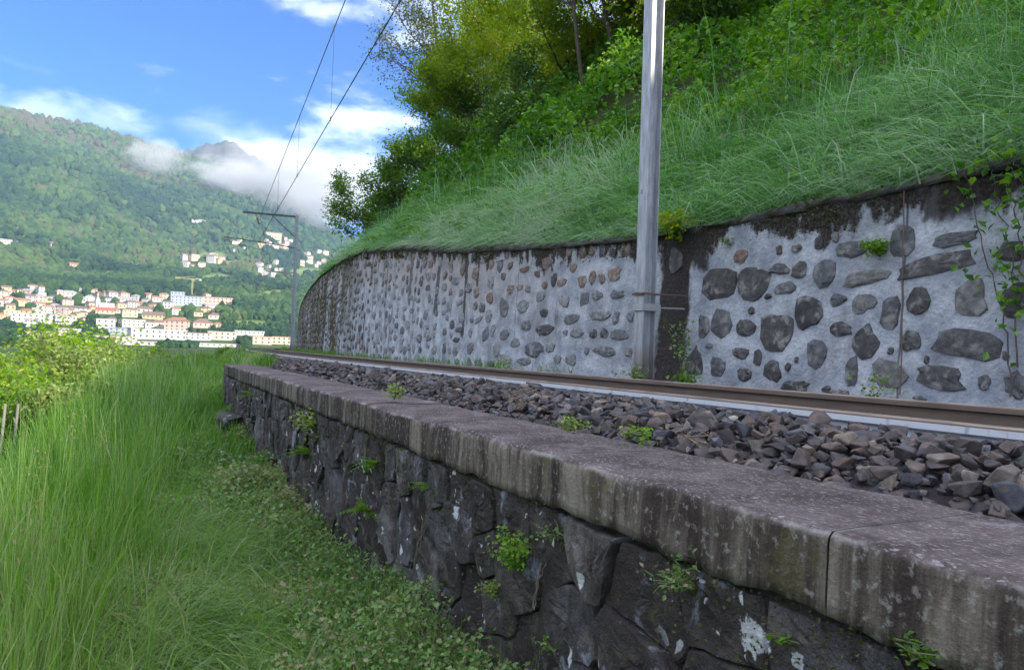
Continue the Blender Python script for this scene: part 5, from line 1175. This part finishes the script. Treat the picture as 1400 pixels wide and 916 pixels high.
for (ur, vr, cnt, wr, where) in ZONES:
    got = []; tries = 0
    while len(got) < cnt and tries < 400:
        tries += 1; u, v = q.uniform(*ur), q.uniform(*vr); w = q.uniform(*wr)*.74; h = w*q.uniform(.55, .95)
        if any(abs(u-p[0]) < (w+p[2])*.42 and abs(v-p[1]) < (h+p[3])*.36 for p in placed): continue
        placed.append((u, v, w, h)); got.append((u, v, w, h))
    cnts = {}
    for (u, v, w, h) in sorted(got):
        wc = q.choice(['white', 'white', 'cream', 'cream', 'yellow', 'pink', 'beige', 'ochre', 'grey']); rc = q.choice(['brown', 'brown', 'terracotta', 'grey', 'terracotta', 'dark']); rk = q.choice(['gable', 'hip', 'hip'])
        cnts.setdefault(wc, []).append((u, v, w, h, rc, rk))
    for wc, L in cnts.items():
        for i, (u, v, w, h, rc, rk) in enumerate(L):
            lab = f'{wc} house with {rc} roof {where}' if len(L) == 1 else f'{rc} roofed {wc} house, {NUMW[i]} {wc} one from the left {where}'
            put(u, v, w, h, None, q.uniform(-.7, .7), wc, rc, rk, lab, 'house', 'house', 'houses '+where, wins=w > 8.5)
for (u, v, w, h, wc, rc, lab) in [(102, 369, 13, 8, 'pink', 'terracotta', 'lone pink farmhouse among the woods above the town'), (33, 223, 7, 3.2, 'white', 'grey', 'tiny white building high on the mountain flank'), (75, 338, 12, 5, 'beige', 'brown', 'pale farmhouse at the edge of the upper clearing'), (14, 334, 22, 5, 'beige', 'grey', 'long low pale house on the clearing at the left edge'), (272, 305, 16, 4, 'white', 'grey', 'white low building high in the woods right of the mountain'), (370, 327, 26, 9, 'yellow', 'brown', 'long yellow building in the sunlit upper village')]:
    put(u, v, w, h, None, q.uniform(-.5, .5), wc, rc, 'gable', lab, 'house', 'house', None, wins=w > 10)
# church with a pointed steeple
hp = hit_far(*zpx(482, 196)); root = empty('church', tuple(hp[0])); root.rotation_euler.z = -math.atan2(hp[0][0], hp[0][1])+.3; tag(root, 'white church with a pointed steeple in the middle of town', 'church'); k = hp[1]/FPX*.2857
o = link('wall', WALLM['white'], root, (18*k, 0, -2)); o.scale = (60*k, 30*k, 24*k+2); o = link('roof', RM[('gable', 'grey')], root, (18*k, 0, 24*k)); o.scale = (60*k, 30*k, 14*k)
o = link('tower', WALLM['white'], root, (-14*k, 0, -2)); o.scale = (16*k, 16*k, 46*k+2)
g = Geo(); g.add([(-9, -9, 0), (9, -9, 0), (9, 9, 0), (-9, 9, 0), (0, 0, 22)], [[0, 1, 4], [1, 2, 4], [2, 3, 4], [3, 0, 4]], [[3, 2, 1, 0]]); g.V = [v_*k for v_ in g.V]; g.obj('spire', M['r_grey'], root, loc=(-14*k, 0, 46*k))
# tower crane
hp = hit_far(*zpx(918, 125)); k = hp[1]/FPX*.2857; root = empty('tower_crane', tuple(hp[0])); root.rotation_euler.z = -math.atan2(hp[0][0], hp[0][1]); tag(root, 'yellow tower crane beside the blue grey apartment complex', 'crane')
g = Geo(); W_ = 2.2*k
for sx in (-1, 1):
    for sy in (-1, 1): g.tube([(sx*W_, sy*W_, 0), (sx*W_, sy*W_, 80*k)], .5*k, 4)
for a in range(14):
    for sy in (-1, 1): g.tube([(-W_, sy*W_, a*5.7*k), (W_, sy*W_, (a+1)*5.7*k)], .3*k, 4)
g.obj('mast', M['crane'], root)
g = Geo(); g.tube([(-70*k, 0, 78*k), (34*k, 0, 78*k)], 1.0*k, 4); g.tube([(-70*k, 0, 80*k), (0, 0, 88*k), (34*k, 0, 80*k)], .5*k, 4); g.obj('jib', M['crane'], root)
g = Geo(); g.box((32*k, 0, 75*k), (4*k, 2*k, 3*k)); g.obj('counterweight', M['w_grey'], root)

# woods on valley slopes and mountain: low crowns, one mass
q = np.random.default_rng(12)
ico = bmesh.new(); bmesh.ops.create_icosphere(ico, subdivisions=1, radius=1); ico.verts.index_update(); IV = np.array([v.co[:] for v in ico.verts]); IT = np.array([[v.index for v in f.verts] for f in ico.faces]); ico.free()
IV[:, 2] *= 1.1
NF = 25000
uc = q.uniform(-60, 500, NF*3); rr = np.exp(q.uniform(math.log(560), math.log(3600), NF*3)); aa = YAW+np.arctan((uc-700)/FPX); X = np.sin(aa)*rr; Y = np.cos(aa)*rr; Z = farz(X, Y)
pu, pv, pz = proj(np.stack([X, Y, Z], 1)); keep = (pv < 476) & (meadow_of(pu, pv) < .3)
for (u, v, w, h) in placed: keep &= ~((np.abs(pu-u) < w*.55+1) & (pv > v-h*.55) & (pv < v+6+h*.3))
town = (pv > 400) & (pu < 300) | (pv > 445)
keep &= (~town) | (q.random(len(pu)) < .42)
dens = fbm(X/120, Y/120, 0, 3, 7); keep &= q.random(len(pu)) < np.clip(.85+.8*dens, .25, 1); keep &= Z < 1400
idx = np.nonzero(keep)[0][:NF]; n = len(idx); X, Y, Z, rr2 = X[idx], Y[idx], Z[idx], rr[idx]
sz = (3.2+4.4*q.random(n)**1.6)*np.clip(rr2/1550, .85, 1.6)*np.where(rr2 < 950, .58, 1); V = IV[None]*sz[:, None, None]*q.uniform(.62, 1.3, (n, 12, 1))*np.array([1, 1, 1.15]); V += np.stack([X, Y, Z+sz*.75], 1)[:, None]
F = (np.arange(n)[:, None, None]*12+IT[None]).reshape(-1, 3)
tone = fbm(X/200, Y/200, Z/200, 4, 17); col = np.clip(.44+.95*tone+q.normal(0, .16, n)+.6*np.clip((Z-480-160*tone)/380, 0, 1), 0, 1)
tag(link('woods', mesh_np('woods', V.reshape(-1, 3), [F], M['forest'], {'rnd': np.repeat(col, 12)}, False)), 'mixed woods covering the mountain flank and the slopes above the town', 'woods', kind='stuff')

# ------------------------------------------------------------------ low cloud on the ridge, and the air
def mist(name, u, v, r, wu, hv, dep, dens, sd, label):
    d = ray(u, v); P = d/math.hypot(d[0], d[1])*r; k = r/FPX
    bm = bmesh.new(); bmesh.ops.create_icosphere(bm, subdivisions=4, radius=1); me = bpy.data.meshes.new(name); bm.to_mesh(me); bm.free()
    o = link(name, me, None, tuple(P)); o.scale = (wu*k, dep, hv*k); o.rotation_euler.z = -math.atan2(P[0], P[1]); tag(o, label, 'cloud', kind='stuff')
    m, t = new_mat(name); tc = t.n('ShaderNodeTexCoord', None, None).outputs['Object']
    ln = t.n('ShaderNodeVectorMath', {0: tc}, 1, operation='LENGTH'); w = t.n('ShaderNodeVectorMath', {0: tc, 1: (sd*3.1, sd*1.7, sd*.9)}, operation='ADD')
    nz = t.noise(t.scl(w, (1.0, 1.0, .8)), 1.9, 5, .6, .3)
    f = t.step(t.m('ADD', t.m('SUBTRACT', 1.0, ln), t.m('MULTIPLY', t.m('SUBTRACT', nz, .5), 1.7)), .08, .62)
    t.n('ShaderNodeOutputMaterial', {'Volume': t.n('ShaderNodeVolumePrincipled', {'Color': (.97, .96, .96), 'Density': t.m('MULTIPLY', f, dens), 'Anisotropy': .2})}, None)
    me.materials.append(m); m.cycles.volume_step_rate = 2.0
    return o
mist('low_cloud', 415, 258, 2950, 135, 62, 260, .010, 1, 'large bank of white low cloud resting on the right end of the mountain')
mist('cloud_wisp', 214, 212, 3000, 44, 26, 140, .0055, 2, 'thin wisp of cloud drifting before the mountain crest')
mist('ridge_cloud', 312, 238, 2900, 62, 22, 160, .006, 3, 'pale cloud streak below the rocky peak')
bm = bmesh.new(); bmesh.ops.create_cube(bm, size=1); me = bpy.data.meshes.new('haze'); bm.to_mesh(me); bm.free()
hz = link('haze', me, None, (0, 0, 610)); hz.scale = (13000, 13000, 1300); tag(hz, 'thin blue morning haze filling the valley air', 'haze', kind='stuff')
m, t = new_mat('haze'); t.n('ShaderNodeOutputMaterial', {'Volume': t.n('ShaderNodeVolumePrincipled', {'Color': (.48, .70, 1.0), 'Density': .00008, 'Anisotropy': .1})}, None); me.materials.append(m)
SC.cycles.volume_step_rate = 1.0; SC.cycles.volume_max_steps = 128; SC.cycles.volume_bounces = 1
SC.cycles.max_bounces = 6; SC.cycles.transparent_max_bounces = 8
